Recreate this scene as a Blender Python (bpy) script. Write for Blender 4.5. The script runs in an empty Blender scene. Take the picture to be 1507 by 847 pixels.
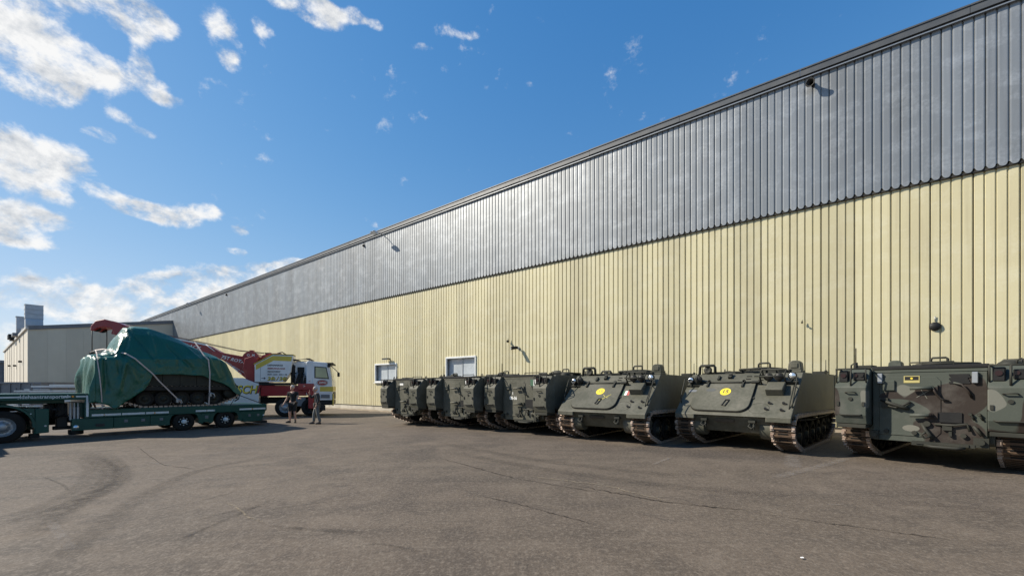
import bpy, bmesh, math, random
from mathutils import Vector, Matrix, noise
R = math.radians
random.seed(7)
SC = bpy.context.scene
COL = SC.collection

# ------------------------------------------------------------------ camera, world, sun, exposure
cam_d = bpy.data.cameras.new('camera')
cam = bpy.data.objects.new('camera', cam_d); COL.objects.link(cam)
cam.location = (0, 0, 1.5)
cam.rotation_euler = (R(90), 0, 0)
cam_d.sensor_width = 36.0
cam_d.lens = 36.0 * 610.0 / 1507.0
cam_d.shift_y = 144.5 / 1507.0
cam_d.clip_start = 0.05
cam_d.clip_end = 6000
SC.camera = cam

SUN_A, SUN_E = R(85), R(37)          # azimuth to the left of +Y, elevation
S = Vector((-math.sin(SUN_A)*math.cos(SUN_E), math.cos(SUN_A)*math.cos(SUN_E), math.sin(SUN_E)))
sun_d = bpy.data.lights.new('sun', 'SUN')
sun_d.energy = 5.0; sun_d.angle = R(0.5); sun_d.color = (1.0, 0.92, 0.79)
sun = bpy.data.objects.new('sun', sun_d); COL.objects.link(sun)
sun.rotation_euler = S.to_track_quat('Z', 'Y').to_euler()
sun.location = (-40, -10, 40)

SC.view_settings.view_transform = 'Standard'
SC.view_settings.look = 'None'
SC.view_settings.exposure = 0.50
SC.view_settings.gamma = 1.0

world = bpy.data.worlds.new("World"); SC.world = world; world.use_nodes = True
def build_world():
    nt = world.node_tree; N = nt.nodes; L = nt.links
    for n in list(N): N.remove(n)
    out = N.new('ShaderNodeOutputWorld'); bg = N.new('ShaderNodeBackground'); bg.inputs[1].default_value = 0.118
    L.new(bg.outputs[0], out.inputs[0])
    sky = N.new('ShaderNodeTexSky'); sky.sky_type = 'NISHITA'; sky.sun_disc = False
    sky.sun_elevation = SUN_E; sky.sun_rotation = -SUN_A
    sky.air_density = 1.0; sky.dust_density = 0.15; sky.ozone_density = 2.6; sky.altitude = 0
    hs = N.new('ShaderNodeHueSaturation'); hs.inputs['Saturation'].default_value = 1.22; hs.inputs['Value'].default_value = 1.15
    hs.inputs['Hue'].default_value = 0.503
    L.new(sky.outputs[0], hs.inputs['Color'])
    # soft shoulder on the sky radiance, the same for every direction
    def vm(op, a, b):
        n = N.new('ShaderNodeVectorMath'); n.operation = op
        for i, q in enumerate((a, b)):
            if isinstance(q, tuple): n.inputs[i].default_value = q
            else: L.new(q, n.inputs[i])
        return n.outputs[0]
    c0 = hs.outputs[0]
    SKYC = vm('DIVIDE', vm('MULTIPLY', c0, (1.55, 1.55, 1.55)), vm('ADD', vm('MULTIPLY', c0, (.27, .25, .22)), (1, 1, 1)))
    h2 = N.new('ShaderNodeHueSaturation'); h2.inputs['Saturation'].default_value = 1.14; h2.inputs['Value'].default_value = 1.10; h2.inputs['Hue'].default_value = .507; L.new(SKYC, h2.inputs['Color']); SKYC = h2.outputs[0]
    tc = N.new('ShaderNodeTexCoord')
    def m(op, a, b=None, c=None, clamp=False):
        n = N.new('ShaderNodeMath'); n.operation = op; n.use_clamp = clamp
        for i, v in enumerate((a, b, c)):
            if v is None: continue
            if isinstance(v, (int, float)): n.inputs[i].default_value = v
            else: L.new(v, n.inputs[i])
        return n.outputs[0]
    sep = N.new('ShaderNodeSeparateXYZ'); L.new(tc.outputs['Generated'], sep.inputs[0])
    x, y, z = sep.outputs
    az = m('ARCTAN2', x, y); el = m('ARCSINE', z)
    # clouds placed by azimuth and elevation (radians): az, el, half-width, half-height, gain
    def d(px, py): k, v = (px-753.5)/610, (568-py)/610; return math.atan2(k, 1), math.atan2(v, math.hypot(k, 1))
    spec = [(35,50,95,80,.62),(60,120,60,34,.50),(120,98,50,26,.40),(205,116,48,24,.46),(250,150,26,10,.34),(150,10,70,26,.42),(205,20,50,34,.38),(208,80,18,34,.34),(240,36,26,14,.40),
            (60,226,78,26,.60),(20,250,60,30,.55),(146,198,30,10,.40),(14,318,62,26,.62),(75,326,40,12,.48),(20,350,60,14,.46),(195,306,40,13,.46),(245,318,50,13,.52),(298,310,26,11,.44),(150,280,30,10,.30),(86,292,24,9,.30),
            (430,0,60,20,.56),(470,20,34,24,.50),(522,24,16,12,.40),(551,36,14,9,.48),(310,18,34,26,.34),(330,62,26,26,.34),(338,92,18,14,.30),(385,40,18,12,.28),
            (30,432,70,24,.56),(95,436,60,24,.56),(170,446,55,20,.56),(150,470,60,12,.36),(222,426,40,20,.56),(265,424,44,22,.62),(330,412,50,20,.60),(395,398,44,12,.58),(440,390,30,10,.5),(210,462,44,9,.46),(250,446,60,14,.45),(20,492,40,18,.30),
            (625,72,22,8,.26),(650,40,24,12,.22),(688,52,18,6,.20),(350,371,16,6,.42),(352,339,16,7,.38),(212,196,20,8,.30),(172,170,24,9,.30)]
    # further cloud banks outside the frame, the same kind on the left and behind
    blobs = []
    for a, b, rx, ry, g in spec:
        k, v = (a-753.5)/610, (568-b)/610; hy = math.hypot(k, 1)
        blobs.append(d(a, b) + (rx/610/(1+k*k)*1.18, ry/610/hy/(1+(v/hy)**2)*1.22, g*.88+.09))
    blobs += [(-1.35, .55, .30, .16, .5), (-1.25, .15, .25, .07, .5), (-1.75, .3, .3, .12, .5), (-2.3, .2, .35, .08, .45), (-1.0, 1.0, .3, .1, .35), (2.8, .25, .4, .09, .4), (1.9, .18, .3, .06, .4)]
    tot = None
    for a0, e0, sa, se, g in blobs:
        da = m('MULTIPLY', m('SUBTRACT', az, a0), 1/sa); de = m('MULTIPLY', m('SUBTRACT', el, e0), 1/se)
        q = m('ADD', m('MULTIPLY', da, da), m('MULTIPLY', de, de))
        w = m('MULTIPLY', m('EXPONENT', m('MULTIPLY', m('MULTIPLY', q, q), -1.0)), g)
        tot = w if tot is None else m('ADD', tot, w)
    tot = m('MINIMUM', tot, 0.58)
    def fbm(shift):
        mp = N.new('ShaderNodeMapping'); mp.inputs['Scale'].default_value = (1, 1, 1.5); mp.inputs['Location'].default_value = shift
        L.new(tc.outputs['Generated'], mp.inputs[0])
        n = N.new('ShaderNodeTexNoise'); n.inputs['Scale'].default_value = 12.0; n.inputs['Detail'].default_value = 9; n.inputs['Roughness'].default_value = .64
        n.inputs['Distortion'].default_value = .15
        L.new(mp.outputs[0], n.inputs['Vector']); return n.outputs[0]
    n0 = fbm((0, 0, 0)); n1 = fbm((-.014, -.004, .022))
    nf = N.new('ShaderNodeTexNoise'); nf.inputs['Scale'].default_value = 34; nf.inputs['Detail'].default_value = 7; nf.inputs['Roughness'].default_value = .62; L.new(tc.outputs['Generated'], nf.inputs['Vector'])
    dens = m('ADD', m('ADD', tot, m('MULTIPLY', m('SUBTRACT', n0, .5), 1.75)), m('MULTIPLY', m('SUBTRACT', nf.outputs[0], .5), .75))
    cov = N.new('ShaderNodeMapRange'); cov.interpolation_type = 'SMOOTHSTEP'
    cov.inputs['From Min'].default_value = .20; cov.inputs['From Max'].default_value = .72
    L.new(dens, cov.inputs['Value'])
    lit = m('ADD', .66, m('MULTIPLY', m('SUBTRACT', n0, n1), 2.6))
    lit = m('SUBTRACT', lit, m('MULTIPLY', m('MAXIMUM', m('SUBTRACT', dens, .55), 0.0), .62), clamp=True)
    cr = N.new('ShaderNodeValToRGB'); cr.color_ramp.elements[0].color = (2.3, 2.6, 3.0, 1); cr.color_ramp.elements[1].color = (5.9, 5.85, 5.75, 1)
    cr.color_ramp.elements[0].position = .12; cr.color_ramp.elements[1].position = .82
    L.new(lit, cr.inputs[0])
    # a thin pale veil round the lower left clouds
    mx = N.new('ShaderNodeMix'); mx.data_type = 'RGBA'
    L.new(m('MULTIPLY', cov.outputs[0], .95), mx.inputs[0]); L.new(SKYC, mx.inputs[6]); L.new(cr.outputs[0], mx.inputs[7])
    L.new(mx.outputs[2], bg.inputs[0])
build_world()

# ------------------------------------------------------------------ materials
MATS = {}
class NT:
    def __init__(s, name):
        s.m = bpy.data.materials.new(name); s.m.use_nodes = True
        s.t = s.m.node_tree; s.N = s.t.nodes; s.L = s.t.links
        s.b = s.N['Principled BSDF']; s.out = s.N['Material Output']
        MATS[name] = s.m
    def n(s, typ, **kw):
        n = s.N.new(typ)
        for k, v in kw.items():
            if k.startswith('i_'):
                n.inputs[k[2:].replace('_', ' ')].default_value = v
            else: setattr(n, k, v)
        return n
    def noise(s, vec, scale, detail=4, rough=.55, dist=0):
        n = s.n('ShaderNodeTexNoise', i_Scale=scale, i_Detail=detail, i_Roughness=rough, i_Distortion=dist)
        s.L.new(vec, n.inputs['Vector']); return n.outputs[0]
    def math(s, op, a, b=None, clamp=False):
        n = s.N.new('ShaderNodeMath'); n.operation = op; n.use_clamp = clamp
        for i, v in enumerate((a, b)):
            if v is None: continue
            if isinstance(v, (int, float)): n.inputs[i].default_value = v
            else: s.L.new(v, n.inputs[i])
        return n.outputs[0]
    def step(s, v, a, b):
        n = s.n('ShaderNodeMapRange'); n.inputs['From Min'].default_value = a; n.inputs['From Max'].default_value = b
        s.L.new(v, n.inputs['Value']); return n.outputs[0]
    def mix(s, f, a, b):
        n = s.n('ShaderNodeMix', data_type='RGBA')
        for i, v in ((0, f), (6, a), (7, b)):
            if isinstance(v, (int, float)): n.inputs[i].default_value = v
            elif isinstance(v, tuple): n.inputs[i].default_value = v + (1,) if len(v) == 3 else v
            else: s.L.new(v, n.inputs[i])
        return n.outputs[2]
    def mapping(s, vec, scale):
        n = s.n('ShaderNodeMapping'); n.inputs['Scale'].default_value = scale
        s.L.new(vec, n.inputs[0]); return n.outputs[0]
    def bump(s, h, strength, dist=.02):
        n = s.n('ShaderNodeBump'); n.inputs['Strength'].default_value = strength; n.inputs['Distance'].default_value = dist
        s.L.new(h, n.inputs['Height']); s.L.new(n.outputs[0], s.b.inputs['Normal'])
    def coords(s, kind='obj'):
        if kind == 'world':
            return s.n('ShaderNodeNewGeometry').outputs['Position']
        tc = s.n('ShaderNodeTexCoord'); oi = s.n('ShaderNodeObjectInfo')
        v = s.n('ShaderNodeVectorMath', operation='SCALE'); v.inputs[0].default_value = (37, 17, 53); s.L.new(oi.outputs['Random'], v.inputs['Scale'])
        a = s.n('ShaderNodeVectorMath', operation='ADD'); s.L.new(tc.outputs['Object'], a.inputs[0]); s.L.new(v.outputs[0], a.inputs[1])
        return a.outputs[0]

def paint(name, col, rough=.5, metal=0, dirt=(.16, .14, .11), amt=.35, scale=3.0, fine=30, bump=.12, spec=.5, coat=0, world_c=False):
    k = NT(name); v = k.coords('world' if world_c else 'obj')
    n1 = k.noise(v, scale, 6, .62); n2 = k.noise(v, fine, 3, .6)
    f = k.math('MULTIPLY', k.step(k.math('ADD', k.math('MULTIPLY', n1, .8), k.math('MULTIPLY', n2, .25)), .42, .72), amt)
    c = k.mix(f, tuple(col), tuple(dirt))
    dark = tuple(x*.72 for x in col)
    c2 = k.mix(k.math('MULTIPLY', k.step(k.noise(v, scale*.37, 3), .45, .7), .5), c, dark)
    k.L.new(c2, k.b.inputs['Base Color'])
    k.L.new(k.math('ADD', k.math('MULTIPLY', n1, .25), rough-.12, True), k.b.inputs['Roughness'])
    k.b.inputs['Metallic'].default_value = metal
    k.b.inputs['Specular IOR Level'].default_value = spec
    k.b.inputs['Coat Weight'].default_value = coat
    if bump: k.bump(k.math('ADD', n2, k.math('MULTIPLY', n1, .6)), bump, .01)
    return k.m

OLIVE = paint('olive_paint', (.076, .076, .057), .55, dirt=(.15, .142, .115), amt=.8, scale=2.0, fine=16, spec=.22)
OLIVE_D = paint('olive_dark', (.030, .031, .025), .6, dirt=(.07, .065, .052), amt=.4, spec=.2)  # olive darkened so the colour itself deepens shade on undersides and fittings
BLACKM = paint('black_metal', (.014, .014, .014), .5, dirt=(.04, .036, .03), amt=.3, spec=.25)
RUBBER = paint('rubber', (.017, .016, .015), .8, dirt=(.05, .044, .036), amt=.35, scale=6, spec=.15)
STEEL = paint('worn_steel', (.36, .30, .25), .45, metal=.25, dirt=(.30, .13, .06), amt=.6, scale=14, fine=60)
TRACK = paint('track_rust', (.085, .062, .045), .7, dirt=(.22, .13, .075), amt=.6, scale=9, fine=50, spec=.2)
DUCT = paint('duct_sheet', (.46, .48, .50), .45, metal=.2, dirt=(.3, .3, .29), amt=.3)
ZINC = paint('zinc', (.34, .36, .38), .42, metal=.55, dirt=(.2, .2, .19), amt=.3)
WHITE = paint('white_paint', (.72, .73, .74), .4, dirt=(.4, .38, .34), amt=.22, coat=.2)
MARKW = paint('marking_white', (.78, .78, .75), .6, dirt=(.3, .3, .27), amt=.35, scale=20)
YELLOW = paint('marking_yellow', (.78, .60, .03), .55, dirt=(.45, .36, .1), amt=.3, scale=18)
YFAINT2 = paint('faded_yellow', (.42, .36, .13), .6, dirt=(.25, .22, .1), amt=.4, scale=18)
YFAINT = paint('chalk_yellow', (.50, .44, .10), .7, dirt=(.11, .11, .08), amt=.7, scale=22)
BRIGHT = paint('bright_galvanised', (.62, .63, .62), .4, metal=.2, dirt=(.3, .28, .25), amt=.35)
REDF = paint('chalk_red', (.45, .05, .05), .7, dirt=(.11, .10, .08), amt=.7, scale=22)
BLUEGREY = paint('patch_grey', (.07, .075, .072), .6, amt=.2)
LENS = NT('lamp_lens'); LENS.b.inputs['Base Color'].default_value = (.8, .82, .82, 1); LENS.b.inputs['Roughness'].default_value = .08; LENS.b.inputs['Metallic'].default_value = .75; LENS = LENS.m
GREEN_T = paint('trailer_green', (.005, .066, .050), .4, dirt=(.03, .045, .038), amt=.28, coat=.1, spec=.3)
RED_W = paint('wrecker_red', (.30, .010, .016), .4, dirt=(.10, .03, .025), amt=.3, coat=.3)
YEL_W = paint('wrecker_yellow', (.62, .47, .06), .45, dirt=(.35, .28, .1), amt=.2)
DKTXT = paint('ink_dark', (.03, .03, .04), .6, amt=.1)
STRIPE = paint('reflective_stripe', (.62, .66, .66), .35, dirt=(.25, .26, .25), amt=.35, scale=8)
GREYBOX = paint('grey_paint', (.16, .17, .185), .5, dirt=(.1, .1, .1), amt=.4)
CHARC = paint('charcoal_cloth', (.03, .031, .036), .9, amt=.15, bump=.3)
BLACKC = paint('black_cloth', (.012, .012, .013), .9, amt=.1, bump=.3)
GREYC = paint('grey_cloth', (.13, .135, .13), .9, amt=.15, bump=.3)
SKIN = paint('skin', (.48, .28, .20), .5, dirt=(.42, .22, .16), amt=.3, bump=.05)
HAIR = paint('grey_hair', (.42, .40, .37), .7, dirt=(.3, .28, .26), amt=.4)
STRAP = paint('strap_webbing', (.55, .45, .40), .7, dirt=(.3, .24, .2), amt=.4, scale=12)
LEATHER = paint('shoe_leather', (.03, .022, .018), .55, amt=.2)
FRAMEW = paint('window_frame_white', (.74, .75, .74), .45, dirt=(.4, .4, .38), amt=.25)
AMBER = NT('amber_lens'); AMBER.b.inputs['Base Color'].default_value = (.8, .3, .03, 1); AMBER.b.inputs['Roughness'].default_value = .2; AMBER = AMBER.m
REDL = NT('red_lens'); REDL.b.inputs['Base Color'].default_value = (.022, .008, .008, 1); REDL.b.inputs['Roughness'].default_value = .2; REDL = REDL.m
PAPER = paint('paper', (.78, .77, .73), .8, amt=.15)
ROPE = paint('cable', (.05, .045, .04), .6)

def glass(name, col, rough=.06):
    k = NT(name); v = k.coords(); n = k.noise(v, 1.6, 3)
    k.L.new(k.mix(k.step(n, .3, .7), col, tuple(c*1.35 for c in col)), k.b.inputs['Base Color'])
    k.b.inputs['Roughness'].default_value = rough; k.b.inputs['Specular IOR Level'].default_value = .8
    return k.m
GLASS = glass('window_glass', (.36, .39, .41), .12)
CABGLASS = glass('cab_glass', (.23, .26, .15), .06)

def camo():
    k = NT('camouflage_paint'); tc = k.n('ShaderNodeTexCoord'); v = tc.outputs['Object']
    m = k.mapping(v, (1, .8, 1.1))
    a = k.noise(m, .95, 1.5, .4, .9); off = k.n('ShaderNodeVectorMath', operation='ADD'); off.inputs[1].default_value = (4.3, 7.1, 2.2)
    k.L.new(m, off.inputs[0]); b = k.noise(off.outputs[0], 1.25, 1.5, .4, 1.0)
    sp = k.n('ShaderNodeSeparateXYZ'); k.L.new(v, sp.inputs[0])
    def blob(x0, z0, rx, rz, y1=-2.2):
        q = k.math('ADD', k.math('POWER', k.math('ABSOLUTE', k.math('DIVIDE', k.math('SUBTRACT', sp.outputs[0], x0), rx)), 2.0), k.math('POWER', k.math('ABSOLUTE', k.math('DIVIDE', k.math('SUBTRACT', sp.outputs[2], z0), rz)), 2.0))
        return k.math('MULTIPLY', k.math('EXPONENT', k.math('MULTIPLY', q, -1.0)), k.step(sp.outputs[1], y1+.1, y1))
    brn = k.math('ADD', blob(.35, 1.25, .42, .20), k.math('ADD', blob(.1, .75, .55, .26), k.math('ADD', blob(-1.3, 1.2, .13, .3), blob(1.25, 1.1, .16, .3))))
    ltb = k.math('ADD', blob(-.25, 1.30, .20, .24), k.math('ADD', blob(-.80, 1.2, .10, .22, -2.7), blob(.84, 1.15, .13, .30, -2.7)))
    a = k.math('ADD', k.math('MULTIPLY', k.math('SUBTRACT', a, .5), .55), k.math('ADD', k.math('MULTIPLY', brn, .17), .465))
    b = k.math('ADD', k.math('MULTIPLY', k.math('SUBTRACT', b, .5), .55), k.math('ADD', k.math('MULTIPLY', ltb, .20), .45))
    g = (.060, .068, .056); lt = (.135, .136, .114); br = (.030, .023, .019)
    c = k.mix(k.step(a, .535, .545), g, br); c = k.mix(k.step(b, .575, .585), c, lt)
    n1 = k.noise(v, 3, 6, .65); n2 = k.noise(v, 28, 3)
    c = k.mix(k.math('MULTIPLY', k.step(n1, .48, .75), .3), c, (.17, .16, .14))
    k.L.new(c, k.b.inputs['Base Color']); k.b.inputs['Roughness'].default_value = .58; k.b.inputs['Specular IOR Level'].default_value = .2
    k.bump(n2, .12, .01); return k.m
CAMO = camo()

def cladding(name, col, stain, pale, metal, rough):
    k = NT(name); p = k.coords('world'); oi = k.n('ShaderNodeObjectInfo')
    vs = k.mapping(p, (.8, .8, .28)); n1 = k.noise(vs, 1.1, 6, .62)
    hs = k.mapping(p, (.9, .9, 1.5)); n2 = k.noise(hs, 1.3, 5, .65)
    fi = k.noise(p, 14, 3, .65)
    st = k.mapping(p, (5, 5, .16)); n3 = k.noise(st, 1.6, 4, .6)
    c = k.mix(k.math('MULTIPLY', k.step(n1, .46, .74), .5), col, stain)
    c = k.mix(k.math('MULTIPLY', k.step(k.math('MULTIPLY', n2, k.math('ADD', .55, k.math('MULTIPLY', fi, .9))), .47, .70), .5), c, pale)
    c = k.mix(k.math('MULTIPLY', k.step(n3, .54, .78), .42), c, stain)
    rv = k.math('ADD', .89, k.math('MULTIPLY', oi.outputs['Random'], .2))
    h = k.n('ShaderNodeHueSaturation'); k.L.new(c, h.inputs['Color']); k.L.new(rv, h.inputs['Value'])
    k.L.new(h.outputs[0], k.b.inputs['Base Color'])
    k.b.inputs['Metallic'].default_value = metal
    k.L.new(k.math('ADD', rough-.15, k.math('MULTIPLY', n1, .3)), k.b.inputs['Roughness'])
    k.bump(k.math('ADD', k.math('MULTIPLY', fi, .4), n1), .10, .02)
    return k.m
CLAD_Y = cladding('yellow_cladding', (.575, .52, .325), (.41, .36, .225), (.63, .59, .42), 0, .5)
CLAD_G = cladding('grey_cladding', (.265, .28, .29), (.15, .157, .163), (.44, .46, .475), .35, .45)
CLAD_B = cladding('beige_cladding', (.60, .55, .44), (.54, .49, .39), (.64, .59, .48), 0, .6)
CLAD_C = cladding('cream_panel', (.66, .60, .49), (.52, .46, .36), (.70, .66, .56), 0, .55)
TRIM = paint('fascia_trim', (.085, .092, .10), .5, metal=.1, dirt=(.15, .15, .145), amt=.3, world_c=True)
TRIMW = paint('eave_trim', (.60, .58, .53), .5, world_c=True)
DARKGAP = paint('dark_void', (.02, .02, .02), .9)
PLINTH = paint('concrete_plinth', (.55, .51, .42), .85, dirt=(.22, .19, .14), amt=.7, scale=1.2, world_c=True)
SAND = paint('sandy_dirt', (.27, .22, .155), .95, dirt=(.15, .12, .09), amt=.7, scale=4, fine=40, bump=.5, world_c=True)
FARSHED = paint('far_shed', (.12, .125, .14), .7)

def ground_mat():
    k = NT('yard_asphalt'); p = k.coords('world')
    big = k.noise(p, .10, 5, .6, .5); mid = k.noise(p, .75, 6, .66, .5); fin = k.noise(p, 19, 5, .8)
    vor = k.n('ShaderNodeTexVoronoi', i_Scale=38.0); k.L.new(p, vor.inputs['Vector'])
    rot = k.n('ShaderNodeMapping'); rot.inputs['Rotation'].default_value = (0, 0, R(37)); rot.inputs['Scale'].default_value = (.12, 1.3, 1); k.L.new(p, rot.inputs[0])
    stk = k.noise(rot.outputs[0], 1.5, 5, .65, .3)
    rot2 = k.n('ShaderNodeMapping'); rot2.inputs['Rotation'].default_value = (0, 0, R(-28)); rot2.inputs['Scale'].default_value = (.15, 1.6, 1); k.L.new(p, rot2.inputs[0])
    stk2 = k.noise(rot2.outputs[0], 1.1, 5, .65, .3)
    c = k.mix(k.step(big, .35, .68), (.114, .089, .066), (.072, .057, .044))
    c = k.mix(k.math('MULTIPLY', k.step(mid, .40, .72), .6), c, (.158, .124, .093))
    c = k.mix(k.math('MULTIPLY', k.step(stk, .50, .68), .5), c, (.050, .041, .033))
    c = k.mix(k.math('MULTIPLY', k.step(stk2, .54, .74), .4), c, (.160, .132, .103))
    mo = k.noise(p, 2.3, 5, .7, .8)
    c = k.mix(k.math('MULTIPLY', k.step(mo, .50, .66), .55), c, (.058, .047, .038))
    c = k.mix(k.math('MULTIPLY', k.step(mo, .44, .30), .5), c, (.172, .140, .108))
    blot = k.noise(p, .33, 4, .5, 1.2)
    c = k.mix(k.math('MULTIPLY', k.step(blot, .54, .66), .55), c, (.048, .039, .032))
    c = k.mix(k.math('MULTIPLY', k.step(fin, .48, .66), .75), c, (.205, .170, .133))
    c = k.mix(k.math('MULTIPLY', k.step(vor.outputs['Distance'], .42, .10), .4), c, (.030, .026, .022))
    k.L.new(c, k.b.inputs['Base Color'])
    k.L.new(k.math('ADD', .62, k.math('MULTIPLY', mid, .35)), k.b.inputs['Roughness'])
    k.b.inputs['Specular IOR Level'].default_value = .3
    k.bump(k.math('ADD', k.math('MULTIPLY', fin, .8), k.math('ADD', k.math('MULTIPLY', mid, .5), k.math('MULTIPLY', vor.outputs['Distance'], .6))), .30, .015)
    return k.m
GROUND = ground_mat()

def mark_mat(name, col, cover, scale, soft=True, lo=.35, hi=.65):
    """worn mark on the asphalt: colour broken up by noise, soft across its width (UV)"""
    k = NT(name); p = k.coords('world'); tc = k.n('ShaderNodeTexCoord')
    sp = k.n('ShaderNodeSeparateXYZ'); k.L.new(tc.outputs['UV'], sp.inputs[0])
    n = k.noise(p, scale, 6, .7); f = k.math('MULTIPLY', k.step(n, lo, hi), cover)
    if soft:
        e = k.math('SUBTRACT', 1.0, k.math('ABSOLUTE', k.math('SUBTRACT', k.math('MULTIPLY', sp.outputs[0], 2.0), 1.0)))
        f = k.math('MULTIPLY', f, k.step(e, 0.0, .55))
        g = k.math('SUBTRACT', 1.0, k.math('ABSOLUTE', k.math('SUBTRACT', k.math('MULTIPLY', sp.outputs[1], 2.0), 1.0)))
        f = k.math('MULTIPLY', f, k.step(g, 0.0, .35))
    k.b.inputs['Base Color'].default_value = col + (1,); k.b.inputs['Roughness'].default_value = .85
    k.b.inputs['Specular IOR Level'].default_value = .2
    k.L.new(k.math('MULTIPLY', f, 1.0, True), k.b.inputs['Alpha'])
    return k.m
SKID = mark_mat('tyre_rubber_mark', (.045, .04, .036), .50, 9, True, .35, .72)
SKID_L = mark_mat('tyre_rubber_mark_light', (.055, .048, .042), .26, 9, True, .3, .7)
CRACK = mark_mat('crack_dark', (.028, .022, .018), .95, 4, True, .30, .5)
CRACKP = mark_mat('crack_pale', (.32, .26, .18), .55, 6, True, .35, .6)
PALE = mark_mat('pale_scrape', (.27, .24, .21), .5, 6, True, .3, .7)

def tarp_mat():
    k = NT('green_tarpaulin'); v = k.n('ShaderNodeTexCoord').outputs['Object']
    n1 = k.noise(v, 1.4, 5, .6); n2 = k.noise(k.mapping(v, (1.2, 1.2, .7)), 5.5, 3, .6, 1.2); n3 = k.noise(v, 45, 2)
    c = k.mix(k.step(n1, .3, .72), (.008, .082, .054), (.012, .100, .066))
    k.L.new(c, k.b.inputs['Base Color'])
    k.b.inputs['Roughness'].default_value = .33; k.b.inputs['Specular IOR Level'].default_value = .42
    k.bump(k.math('ADD', n2, k.math('MULTIPLY', n3, .03)), .40, .06)
    return k.m
TARP = tarp_mat()

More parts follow.
